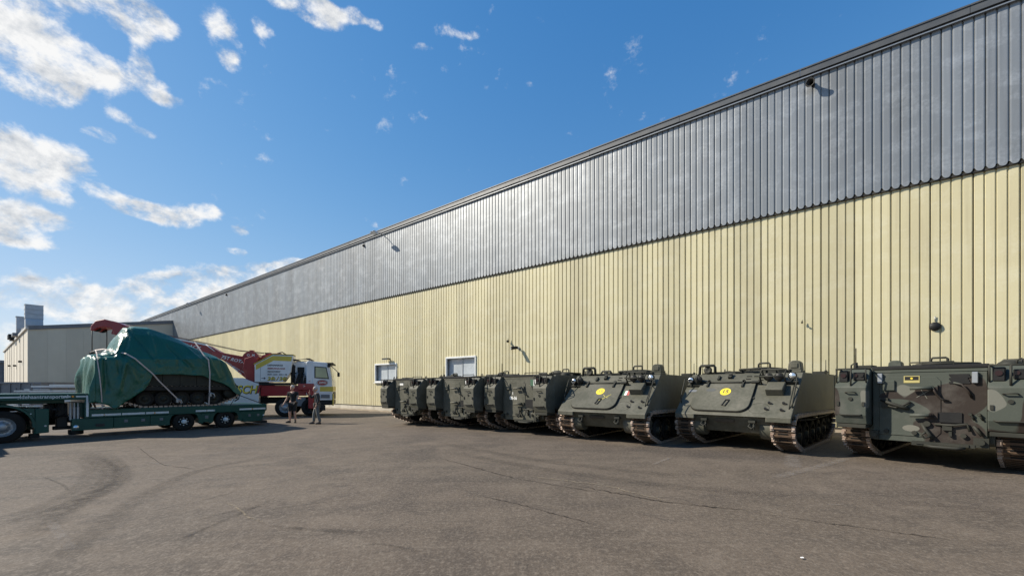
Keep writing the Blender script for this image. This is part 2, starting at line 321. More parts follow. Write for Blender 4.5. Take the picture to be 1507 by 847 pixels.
# ------------------------------------------------------------------ mesh helpers
class MB:
    def __init__(s): s.v = []; s.f = []; s.mi = []; s.sm = []; s.X = None; s.calls = []
    def add(s, vs, fs, mat=0, smooth=False):
        o = len(s.v); fo = len(s.f)
        for p in vs:
            p = Vector(p); s.v.append(tuple(s.X @ p) if s.X else tuple(p))
        for f in fs: s.f.append(tuple(i+o for i in f)); s.mi.append(mat); s.sm.append(smooth)
        s.calls.append((o, len(s.v), fo, len(s.f)))
        return s
    def box(s, c, d, mat=0, rot=None):
        hx, hy, hz = d[0]/2, d[1]/2, d[2]/2
        vs = [Vector((x, y, z)) for x in (-hx, hx) for y in (-hy, hy) for z in (-hz, hz)]
        if rot: 
            M = Matrix.Rotation(rot[2], 3, 'Z') @ Matrix.Rotation(rot[1], 3, 'Y') @ Matrix.Rotation(rot[0], 3, 'X'); vs = [M @ p for p in vs]
        c = Vector(c); vs = [p + c for p in vs]
        return s.add(vs, [(0,1,3,2),(4,6,7,5),(0,4,5,1),(2,3,7,6),(0,2,6,4),(1,5,7,3)], mat)
    def b2(s, lo, hi, mat=0):
        return s.box([(a+b)/2 for a, b in zip(lo, hi)], [abs(b-a) for a, b in zip(lo, hi)], mat)
    def prism(s, poly, axis, a, b, mat=0, smooth=False):
        """poly: 2D points; axis 'x': (y,z) profile swept over x; 'y': (x,z); 'z': (x,y)"""
        def P(p, t): return {'x': (t, p[0], p[1]), 'y': (p[0], t, p[1]), 'z': (p[0], p[1], t)}[axis]
        n = len(poly); vs = [P(p, a) for p in poly] + [P(p, b) for p in poly]
        ar = sum(poly[i][0]*poly[(i+1) % n][1]-poly[(i+1) % n][0]*poly[i][1] for i in range(n))
        fs = [tuple(range(n)), tuple(range(2*n-1, n-1, -1))] + [(i, i+n, (i+1) % n+n, (i+1) % n) for i in range(n)]
        flip = (ar > 0) == (b > a)
        if axis == 'y': flip = not flip
        if flip: fs = [tuple(reversed(f)) for f in fs]
        return s.add(vs, fs, mat, smooth)
    def cyl(s, p0, p1, r0, r1=None, n=14, mat=0, caps=True, smooth=True, sx=1.0):
        p0, p1 = Vector(p0), Vector(p1); r1 = r0 if r1 is None else r1
        d = (p1-p0).normalized(); u = d.orthogonal().normalized(); w = d.cross(u)
        vs = []
        for p, r in ((p0, r0), (p1, r1)):
            for i in range(n):
                a = 2*math.pi*i/n; vs.append(p + (u*math.cos(a)*sx + w*math.sin(a))*r)
        s.add(vs, [(i, (i+1) % n, (i+1) % n+n, i+n) for i in range(n)], mat, smooth)
        if caps: s.add(vs, [tuple(range(n-1, -1, -1)), tuple(range(n, 2*n))], mat)
        return s
    def tube(s, path, r, n=6, mat=0, closed=False):
        P = [Vector(p) for p in path]; rings = []; m = len(P)
        up = None
        for i in range(m):
            if closed: t = P[(i+1) % m]-P[i-1]
            else: t = P[min(i+1, m-1)]-P[max(i-1, 0)]
            t.normalize()
            if up is None: up = t.orthogonal().normalized()
            up = (up - t*up.dot(t)); up = up.normalized() if up.length > 1e-5 else t.orthogonal().normalized()
            w = t.cross(up)
            rings.append([P[i] + (up*math.cos(2*math.pi*j/n)+w*math.sin(2*math.pi*j/n))*r for j in range(n)])
        vs = [p for rg in rings for p in rg]; fs = []
        for i in range(m if closed else m-1):
            a, b = i*n, ((i+1) % m)*n
            for j in range(n): fs.append((a+j, a+(j+1) % n, b+(j+1) % n, b+j))
        if not closed: fs += [tuple(range(n-1, -1, -1)), tuple((m-1)*n+j for j in range(n))]
        return s.add(vs, fs, mat, True)
    def lathe(s, c, axis, prof, n=20, mat=0, a0=0, a1=2*math.pi, smooth=True):
        """prof: list of (radius, along)"""
        c, ax = Vector(c), Vector(axis).normalized(); u = ax.orthogonal().normalized(); w = ax.cross(u)
        full = abs(a1-a0-2*math.pi) < 1e-6; k = n if full else n+1; vs = []
        for r, t in prof:
            for i in range(k):
                a = a0+(a1-a0)*i/n; vs.append(c+ax*t+(u*math.cos(a)+w*math.sin(a))*r)
        fs = []
        for j in range(len(prof)-1):
            for i in range(n):
                i2 = (i+1) % k; fs.append((j*k+i, j*k+i2, (j+1)*k+i2, (j+1)*k+i))
        return s.add(vs, fs, mat, smooth)
    def ball(s, c, r, mat=0, n=10, sc=(1, 1, 1)):
        m = n//2+1; vs = []; fs = []
        for j in range(m+1):
            t = math.pi*j/m
            for i in range(n): 
                a = 2*math.pi*i/n; vs.append((c[0]+r*sc[0]*math.sin(t)*math.cos(a), c[1]+r*sc[1]*math.sin(t)*math.sin(a), c[2]+r*sc[2]*math.cos(t)))
        for j in range(m):
            for i in range(n): fs.append((j*n+i, (j+1)*n+i, (j+1)*n+(i+1) % n, j*n+(i+1) % n))
        return s.add(vs, fs, mat, True)
    def split(s, gap=.012):
        """one MB per group of primitives that touch (by bounding box)"""
        n = len(s.calls); bb = []
        for v0, v1, f0, f1 in s.calls:
            P = s.v[v0:v1]; bb.append([(min(p[i] for p in P)-gap/2, max(p[i] for p in P)+gap/2) for i in range(3)])
        par = list(range(n))
        def find(a):
            while par[a] != a: a = par[a]
            return a
        for a in range(n):
            for b in range(a):
                if all(bb[a][i][0] <= bb[b][i][1] and bb[b][i][0] <= bb[a][i][1] for i in range(3)): par[find(a)] = find(b)
        out = {}
        for a in range(n):
            q = out.setdefault(find(a), MB()); v0, v1, f0, f1 = s.calls[a]; o = len(q.v)
            q.v += s.v[v0:v1]; q.f += [tuple(i-v0+o for i in f) for f in s.f[f0:f1]]; q.mi += s.mi[f0:f1]; q.sm += s.sm[f0:f1]
        return list(out.values())
    def mesh(s, name, mats):
        me = bpy.data.meshes.new(name); me.from_pydata(s.v, [], s.f)
        for m in (mats if isinstance(mats, (list, tuple)) else [mats]): me.materials.append(m)
        me.polygons.foreach_set('material_index', s.mi); me.polygons.foreach_set('use_smooth', s.sm)
        me.update(); return me
    def build(s, name, mats, parent=None, bevel=0, seg=1):
        return link(name, s.mesh(name, mats), parent, bevel, seg)
def link(name, me, parent=None, bevel=0, seg=1):
    o = bpy.data.objects.new(name, me); COL.objects.link(o)
    if parent: o.parent = parent
    if bevel:
        b = o.modifiers.new('bevel', 'BEVEL'); b.width = bevel; b.segments = seg; b.limit_method = 'ANGLE'; b.angle_limit = R(35)
    return o
def thing(name, label, cat, loc=(0, 0, 0), rz=0, group=None):
    o = bpy.data.objects.new(name, None); COL.objects.link(o); o.location = loc; o.rotation_euler = (0, 0, rz)
    o.empty_display_size = .3
    o['label'] = label; o['category'] = cat
    if group: o['group'] = group
    return o
def tag(o, label, cat, group=None):
    o['label'] = label; o['category'] = cat
    if group: o['group'] = group
    return o
def structure(o): o['kind'] = 'structure'; return o
def text(body, size, mats, parent, M, shear=0, ext=.002, name='lettering', align='CENTER', bold=0, xs=1.0):
    cu = bpy.data.curves.new('t', 'FONT'); cu.body = body; cu.size = size; cu.shear = shear; cu.extrude = ext; cu.align_x = align; cu.align_y = 'CENTER'; cu.offset = bold
    cu.resolution_u = 3
    t = bpy.data.objects.new('t', cu); COL.objects.link(t)
    dg = bpy.context.evaluated_depsgraph_get(); me = bpy.data.meshes.new_from_object(t.evaluated_get(dg))
    bpy.data.objects.remove(t); me.name = name
    me.transform(M @ Matrix.Diagonal((xs, 1, 1, 1))); me.materials.clear()
    for m in (mats if isinstance(mats, (list, tuple)) else [mats]): me.materials.append(m)
    return link(name, me, parent)
def frame(o, ex, ey):
    """4x4 with columns ex, ey, ex x ey and origin o"""
    ex, ey = Vector(ex).normalized(), Vector(ey).normalized(); ez = ex.cross(ey)
    return Matrix(((ex.x, ey.x, ez.x, o[0]), (ex.y, ey.y, ez.y, o[1]), (ex.z, ey.z, ez.z, o[2]), (0, 0, 0, 1)))
def arc(c, r, a0, a1, n):
    return [(c[0]+r*math.cos(a0+(a1-a0)*i/n), c[1]+r*math.sin(a0+(a1-a0)*i/n)) for i in range(n+1)]

# ------------------------------------------------------------------ ground
def gz(x):
    t = min(max((-1-x)/8, 0), 1); return -.24*t*t*(3-2*t)
def build_ground():
    xs = [-3000, -600, -150, -60, -30, -15] + [-10+i*.5 for i in range(25)] + [6, 12, 20, 60, 150, 600, 3000]
    ys = [-3000, -600, -100, -20, 0, 10, 20, 30, 60, 120, 300, 900, 3000]
    vs = [(x, y, gz(x)) for y in ys for x in xs]; w = len(xs)
    fs = [(j*w+i, j*w+i+1, (j+1)*w+i+1, (j+1)*w+i) for j in range(len(ys)-1) for i in range(w-1)]
    g = structure(MB().add(vs, fs, 0, True).build('ground', GROUND))
    def gp(px, py):
        for _ in range(1):
            zz = 0
            for it in range(8):
                Y = 610*(1.5-zz)/(py-568); X = (px-753.5)/610*Y; zz = gz(X)
        return Vector((X, Y))
    def ribbon(name, pts, w, mat, dz=.004, jag=0, seed=0, sub=6):
        rnd = random.Random(seed); P = []
        for a, b in zip(pts[:-1], pts[1:]):
            for i in range(sub): P.append(a.lerp(b, i/sub))
        P.append(pts[-1])
        if jag: P = [p + Vector((rnd.uniform(-jag, jag), rnd.uniform(-jag, jag))) for p in P]
        vs = []; uv = []
        for i, p in enumerate(P):
            t = (P[min(i+1, len(P)-1)]-P[max(i-1, 0)]).normalized(); n = Vector((-t.y, t.x))
            ww = w*(1 if not jag else rnd.uniform(.45, 1.3))
            for sgn in (-1, 1):
                q = p+n*ww/2*sgn; vs.append((q.x, q.y, gz(q.x)+dz)); uv.append(((sgn+1)/2, i/(len(P)-1)))
        me = bpy.data.meshes.new(name); me.from_pydata(vs, [], [(2*i, 2*i+1, 2*i+3, 2*i+2) for i in range(len(P)-1)]); me.materials.append(mat)
        u = me.uv_layers.new(name='UVMap')
        for l in me.loops: u.data[l.index].uv = uv[l.vertex_index]
        return link(name, me, g)
    def path(*pp): return [gp(*p) for p in pp]
    def curve(*pp):
        P = path(*pp); out = []
        for i in range(len(P)-1):
            p0, p1, p2, p3 = P[max(i-1, 0)], P[i], P[i+1], P[min(i+2, len(P)-1)]
            for k in range(5):
                t = k/5; out.append(.5*((2*p1)+(p2-p0)*t+(2*p0-5*p1+4*p2-p3)*t*t+(3*p1-p0-3*p2+p3)*t*t*t))
        return out+[P[-1]]
    # turning tyre marks at the left
    ribbon('tyre_mark', curve((118, 664), (150, 680), (160, 700), (135, 725), (70, 752), (-30, 780)), .42, SKID, .004, sub=2)
    ribbon('tyre_mark', curve((150, 666), (176, 686), (178, 704), (150, 724), (95, 752), (30, 800)), .38, SKID, .0045, sub=2)
    ribbon('tyre_mark', curve((100, 668), (130, 685), (120, 712), (60, 745), (-30, 768)), .30, SKID_L, .005, sub=2)
    ribbon('tyre_mark', curve((420, 668), (300, 690), (210, 730), (130, 790), (60, 850)), .35, SKID_L, .0055, sub=2)
    ribbon('tyre_mark', curve((400, 735), (330, 765), (258, 797)), .09, SKID, .006, sub=3)
    ribbon('tyre_mark', curve((385, 745), (350, 750), (290, 765)), .05, SKID, .006, sub=3)
    ribbon('tyre_mark', curve((350, 722), (290, 738), (220, 752)), .05, SKID, .006, sub=3)
    ribbon('tyre_mark', curve((395, 773), (450, 778), (540, 784)), .10, SKID, .006, sub=3)
    ribbon('tyre_mark', curve((385, 752), (450, 742), (520, 734)), .04, SKID, .006, sub=3)
    ribbon('tyre_mark', curve((60, 700), (90, 712), (100, 722)), .06, SKID, .006, sub=3)
    ribbon('tyre_mark', curve((1010, 700), (900, 690), (760, 672), (640, 650)), .40, SKID_L, .0065, sub=2)
    ribbon('tyre_mark', curve((1180, 730), (1000, 716), (800, 690), (660, 664)), .40, SKID_L, .007, sub=2)
    ribbon('tyre_mark', curve((620, 812), (560, 800), (520, 806)), .05, SKID, .006, sub=3)
    ribbon('tyre_mark', curve((1500, 760), (1380, 742), (1250, 738)), .35, SKID_L, .0075, sub=2)
    # cracks and slab joints
    ribbon('crack', path((640, 672), (700, 688), (760, 704), (830, 716), (900, 727)), .022, CRACK, .008, .018, 1, 10)
    ribbon('crack', path((830, 711), (900, 724), (960, 736), (1040, 745), (1115, 752)), .03, CRACK, .008, .03, 2, 14)
    ribbon('crack', path((1118, 754), (1155, 759)), .03, CRACKP, .0085, .006, 3, 8)
    ribbon('crack', path((1155, 760), (1210, 769), (1270, 776), (1330, 785), (1420, 797)), .022, CRACK, .008, .012, 4, 12)
    ribbon('crack', path((700, 728), (760, 741), (820, 757), (885, 774)), .018, CRACK, .008, .012, 5, 12)
    ribbon('crack', path((770, 700), (840, 708), (900, 716), (1000, 742)), .05, CRACKP, .009, .05, 6, 12)
    ribbon('crack', path((200, 655), (240, 684), (290, 690)), .02, CRACK, .008, .01, 7, 8)
    ribbon('crack', path((330, 735), (370, 762), (395, 772)), .03, CRACKP, .009, .02, 8, 8)
    # pale scrapes
    ribbon('scrape', path((75, 768), (108, 812)), .12, PALE, .010, 0, 0, 4)
    ribbon('scrape', path((215, 680), (252, 684)), .10, PALE, .010, 0, 0, 4)
    ribbon('scrape', path((1165, 668), (1168, 690)), .32, PALE, .010, 0, 0, 4)
    ribbon('scrape', path((1255, 672), (1200, 688), (1130, 705)), .22, PALE, .0105, 0, 0, 4)
    ribbon('scrape', path((1215, 742), (1245, 743)), .05, PALE, .010, 0, 0, 4)
    ribbon('scrape', path((960, 684), (990, 672)), .10, PALE, .010, 0, 0, 4)
    ribbon('scrape', path((385, 684), (420, 683)), .05, PALE, .010, 0, 0, 4)
    # scrap of paper
    c = gp(1180, 822); m = MB()
    m.add([(-.035, -.02, 0), (.03, -.03, .006), (.04, .018, .012), (-.02, .028, .003), (-.035, -.02, .004), (.03, -.03, .010), (.04, .018, .016), (-.02, .028, .007)],
          [(3, 2, 1, 0), (4, 5, 6, 7), (0, 1, 5, 4), (1, 2, 6, 5), (2, 3, 7, 6), (3, 0, 4, 7)])
    o = m.build('paper_scrap', PAPER); o.location = (c.x, c.y, gz(c.x)+.012); o.scale = (.4, .4, .4); tag(o, 'small white scrap of paper lying on the bare asphalt in front', 'litter')
build_ground()

# ------------------------------------------------------------------ warehouse
WN = Vector((.608, .794, 0)); WT = Vector((.794, -.608, 0)); WD = 17.57
RZW = math.atan2(WT.y, WT.x)      # local x along the wall to the right, local -y towards the yard
def wall_pt(s, d, z): return WN*(WD-d) + WT*s + Vector((0, 0, z))
PITCH = .22; Z_BASE, Z_MID, Z_TOP = .12, 7.64, 12.22
def build_warehouse():
    o = WN*WD
    w = thing('warehouse', 'long warehouse with ribbed cladding, grey above and pale yellow below', 'warehouse', (o.x, o.y, 0), RZW)
    cache = {}
    def panel(n, z0, z1, kind):
        key = (n, round(z0, 3), round(z1, 3), kind)
        if key in cache: return cache[key]
        base, depth = (0.0, .042) if kind == 'y' else (-.085, .042)
        xs = []
        for i in range(n):
            a = i*PITCH
            if kind == 'y':
                xs += [(a+.011 if i == 0 else a+.002, depth, 0), (a+.018 if i == 0 else a+.012, 0, 0), (a+.184, 0, 0), (a+.194, depth, 0)]
            else:
                xs += [(a+.004 if i == 0 else a+.001, depth, .11), (a+.012, .004, .085), (a+.040, 0, .03), (a+.075, 0, .004), (a+.11, 0, 0), (a+.145, 0, .006), (a+.172, 0, .035), (a+.192, .004, .09), (a+.199, depth, .11)]
        if kind == 'y': xs.append((n*PITCH-.006, depth, 0))
        else: xs.append((n*PITCH-.004, depth, .11))
        nz = 1; vs = []
        for x, y, dz in xs: vs.append((x, base+y, z0+(dz if kind == 'g' else 0)))
        for x, y, dz in xs: vs.append((x, base+y, z1))
        k = len(xs); fs = [(i, i+1, i+1+k, i+k) for i in range(k-1)]
        me = MB().add(vs, fs).mesh('cladding_panel', CLAD_Y if kind == 'y' else CLAD_G); cache[key] = me; return me
    # window openings: rib ranges
    S0 = -96.8
    wins = [(323, 334, 1.86, 3.0), (356, 367, 1.95, 3.17)]
    def rib(i): return S0+i*PITCH
    nrib = int((13-S0)/PITCH)
    def place(i, n, z0, z1, kind):
        p = link('cladding_panel', panel(n, z0, z1, kind), w); p.location = (rib(i), 0, 0); return p
    # yellow
    i = 104
    while i < nrib:
        n = 4; inw = None
        for a, b, zb, zt in wins:
            if i < a < i+n: n = a-i
            if a <= i < b: inw = (zb, zt); n = min(n, b-i)
        if inw:
            place(i, n, Z_BASE, inw[0], 'y'); place(i, n, inw[1], Z_MID+.1, 'y')
        else: place(i, n, Z_BASE, Z_MID+.1, 'y')
        i += n
    i = 0
    while i < nrib:
        place(i, 4, Z_MID, Z_TOP, 'g'); i += 4
    sx0, sx1 = S0, S0+nrib*PITCH+.3
    # backing and shell (with the two openings left clear)
    m = MB(); segs = []; edges = [sx0] + [e for a, b, _, _ in wins for e in (rib(a), rib(b))] + [sx1]
    for j in range(len(edges)-1):
        if j % 2 == 0: m.b2((edges[j], .05, -.5), (edges[j+1], .25, Z_TOP), 0)
        else:
            a, b, zb, zt = wins[j//2]
            m.b2((edges[j], .05, -.5), (edges[j+1], .25, zb), 0); m.b2((edges[j], .05, zt), (edges[j+1], .25, Z_TOP), 0)
    m.build('inner_wall', DARKGAP, w)
    m = MB(); m.b2((sx0, .3, -.5), (sx0+.2, 40, Z_TOP-.05)); m.b2((sx1-.2, .3, -.5), (sx1, 40, Z_TOP-.05)); m.b2((sx0, 39.8, -.5), (sx1, 40.1, Z_TOP-.06))
    [q.build('back_wall', CLAD_B, w) for q in m.split(.3)]
    m = MB(); m.add([(sx0, -.05, Z_TOP+.03), (sx1, -.05, Z_TOP+.03), (sx1, 20, Z_TOP+1.4), (sx0, 20, Z_TOP+1.4), (sx0, 40.2, Z_TOP+.03), (sx1, 40.2, Z_TOP+.03),
                     (sx0, -.05, Z_TOP-.05), (sx1, -.05, Z_TOP-.05), (sx0, 40.2, Z_TOP-.05), (sx1, 40.2, Z_TOP-.05)],
                    [(0, 1, 2, 3), (3, 2, 5, 4), (0, 3, 4, 8, 6), (1, 7, 9, 5, 2), (6, 8, 9, 7), (0, 6, 7, 1), (4, 5, 9, 8)])
    m.build('roof', TRIM, w)
    # plinth in cast lengths, flashing, fascia in lengths
    pl = MB().b2((0, -.005, -.45), (5.985, .04, Z_BASE-.03)).mesh('plinth_block', PLINTH)
    x = rib(104)
    while x < sx1-6: 
        p = link('plinth_block', pl, w, .01); p.location = (x, 0, 0); x += 6
    MB().b2((rib(104), -.03, Z_BASE-.028), (sx1, .06, Z_BASE+.012)).build('base_flashing', DARKGAP, w)
    MB().b2((sx0, -.06, Z_MID-.02), (sx1, .0, Z_MID+.04)).build('lap_shade_strip', DARKGAP, w)  # solid dark strip painted in as the shade below the sheet lap
    fa = MB(); fa.b2((0, -.20, Z_TOP-.06), (3.99, -.03, Z_TOP+.15)); fa.b2((0, -.225, Z_TOP+.145), (3.99, -.02, Z_TOP+.19)); fa.b2((0, -.15, Z_TOP-.13), (3.99, -.03, Z_TOP-.083), 0)
    fm = fa.mesh('fascia_length', TRIM); x = sx0
    while x < sx1-3.5:
        p = link('fascia_length', fm, w); p.location = (x, 0, random.uniform(-.006, .006)); x += 4
    MB().b2((sx0, -.17, Z_TOP-.15), (sx1, -.10, Z_TOP-.12)).build('gutter_lip', ZINC, w)
    # windows
    for a, b, zb, zt in wins:
        x0, x1 = rib(a), rib(b); f = MB(); t = .075
        f.b2((x0-.03, -.055, zt-.01), (x1+.03, .06, zt+.09)); f.b2((x0-.03, -.055, zb-.09), (x1+.03, .06, zb+.01))
        f.b2((x0-.03, -.052, zb+.012), (x0+.05, .06, zt-.012)); f.b2((x1-.05, -.052, zb+.012), (x1+.03, .06, zt-.012))
        fr = f.build('window', FRAMEW, w, .008)
        rv = MB(); rv.b2((x0+.05, .06, zb), (x0+.06, .24, zt)); rv.b2((x1-.06, .06, zb), (x1-.05, .24, zt)); rv.b2((x0+.06, .06, zt-.012), (x1-.06, .24, zt-.002)); rv.b2((x0+.06, .06, zb+.002), (x1-.06, .24, zb+.012))
        rv.build('reveal', GREYBOX, fr)
        xm = (x0+x1)/2; pm = MB()
        for p0, p1, yy in ((x0+.06, xm-.02, .20), (xm+.02, x1-.06, .185)):
            MB().b2((p0, yy, zb+.014), (p1, yy+.012, zt-.014)).build('pane', GLASS, fr)
        MB().b2((xm-.02, .16, zb+.014), (xm+.02, .23, zt-.014)).build('mullion', ZINC, fr)
        MB().b2((x0-.06, -.13, zb-.13), (x1+.06, -.02, zb-.092)).build('sill', FRAMEW, fr)
    return w
build_warehouse()

def debris():
    rnd = random.Random(5); vs = []; fs = []; s_ = -60.0; k = 0
    while s_ < 12:
        h = .03+.05*rnd.random(); w = .35+.35*rnd.random(); zg = gz((WN*WD+WT*s_).x)
        for d, z in ((-.02, zg-.05), (.0, zg+h), (w*.4, zg+h*.6), (w, zg-.02)): p = wall_pt(s_, d+.02, z); vs.append(tuple(p))
        if k: fs += [(4*k-4+i, 4*k+i, 4*k+i+1, 4*k-3+i) for i in range(3)]
        k += 1; s_ += .22+.2*rnd.random()
    o = MB().add(vs, fs, 0, False).build('wall_foot_dirt', SAND); o['kind'] = 'stuff'
def wall_thing(name, label, cat, s, z, group=None):
    p = wall_pt(s, 0, z); return thing(name, label, cat, p, RZW, group)      # local -y points out of the wall
def floodlight(label, s, z, arm=.75, head=(.42, .30, .12)):
    t = wall_thing('floodlight', label, 'floodlight', s, z, 'floodlights under the eaves')
    MB().b2((-.06, -.10, -.09), (.06, -.085, .09)).build('wall_plate', ZINC, t)
    MB().tube([(0, -.09, .0), (0, -arm*.5, .10), (0, -arm+.05, .05)], .025).build('arm', ZINC, t)
    m = MB(); m.X = Matrix.Translation((0, -arm, 0)) @ Matrix.Rotation(R(-18), 4, 'X')
    m.prism([(-.20, -.05), (.20, -.05), (.16, .07), (-.10, .07)], 'x', -head[0]/2, head[0]/2)
    h = m.build('lamp_housing', WHITE, t, .01)
    g = MB(); g.X = m.X; g.b2((-.18, -.18, -.062), (.18, .18, -.052)); g.build('lens', LENS, h)
floodlight('white floodlight on an arm under the eaves, nearer the middle of the grey cladding', -24.6, 11.95, .9)
floodlight('white floodlight on an arm under the eaves, farthest along the grey cladding', -63.8, 11.85, 1.0)
def bulkhead():
    t = wall_thing('wall_lamp', 'dark flat wall lamp on the yellow cladding above the smaller far window', 'wall lamp', -24.1, 3.37)
    MB().b2((-.3, -.42, -.04), (.3, -.12, .05)).build('lamp_housing', OLIVE_D, t, .015)
    MB().b2((-.05, -.12, -.05), (.05, -.03, .05)).build('bracket', ZINC, t); MB().b2((-.27, -.39, -.055), (.27, -.15, -.042)).build('lens', LENS, t)
debris()
bulkhead()
def spot():
    t = wall_thing('spotlight', 'black tube spotlight on a bracket, right of the larger window', 'spotlight', -13.0, 3.45)
    MB().cyl((0, -.0, .05), (0, -.06, .05), .07).build('wall_plate', ZINC, t)
    MB().tube([(0, -.05, .05), (-.01, -.14, .07), (-.03, -.22, .07)], .022).build('bracket', ZINC, t)
    m = MB(); m.cyl((.03, -.16, .08), (-.16, -.48, .03), .075, .09, 14); h = m.build('lamp_housing', BLACKM, t)
    MB().cyl((-.161, -.482, .0295), (-.166, -.492, .028), .075).build('lens', LENS, h)
spot()
def sensor(label, s, z, size=.13):
    size *= .72
    t = wall_thing('sensor', label, 'sensor', s, z)
    MB().b2((-size*.5, -.11, -size*.6), (size*.5, -.09, size*.6)).build('mount', BLACKM, t)
    MB().ball((0, -.15, 0), size*.55, 0, 10).build('eye', BLACKM, t)
    MB().tube([(0, -.09, size*.5), (0, -.10, size*1.2), (.02, -.09, size*1.6)], .012).build('cable', BLACKM, t)
sensor('small black sensor high on the grey cladding near the farthest floodlight', -53.7, 11.75, .25)
sensor('small black sensor on the grey cladding left of the middle floodlight', -27.0, 11.75, .2)
sensor('tiny black sensor above the tube spotlight on yellow cladding', -13.65, 3.9, .14)
sensor('tiny black sensor on yellow cladding above the number 15 vehicle', -.75, 3.7, .07)
def dome():
    t = wall_thing('vent_cowl', 'dark oval vent cowl on the yellow cladding above the camouflaged vehicle', 'vent', 2.51, 3.29)
    MB().lathe((0, -.01, 0), (0, -1, 0), [(.13, 0), (.13, .03), (.10, .06), (.0, .07)], 18).build('cowl', BLACKM, t)
    MB().tube([(0, -.02, .15), (0, -.03, .3)], .012).build('cable', ZINC, t)
dome()
def horn():
    t = wall_thing('siren', 'small round black siren just under the eaves at the right', 'siren', -.44, 11.77)
    MB().b2((-.05, -.13, -.05), (.05, -.085, .05)).build('bracket', BLACKM, t)
    MB().lathe((0, -.12, 0), (-.3, -1, -.15), [(.0, 0), (.05, .0), (.06, .12), (.14, .26), (.13, .27), (.04, .14)], 16).build('horn', BLACKM, t)
horn()

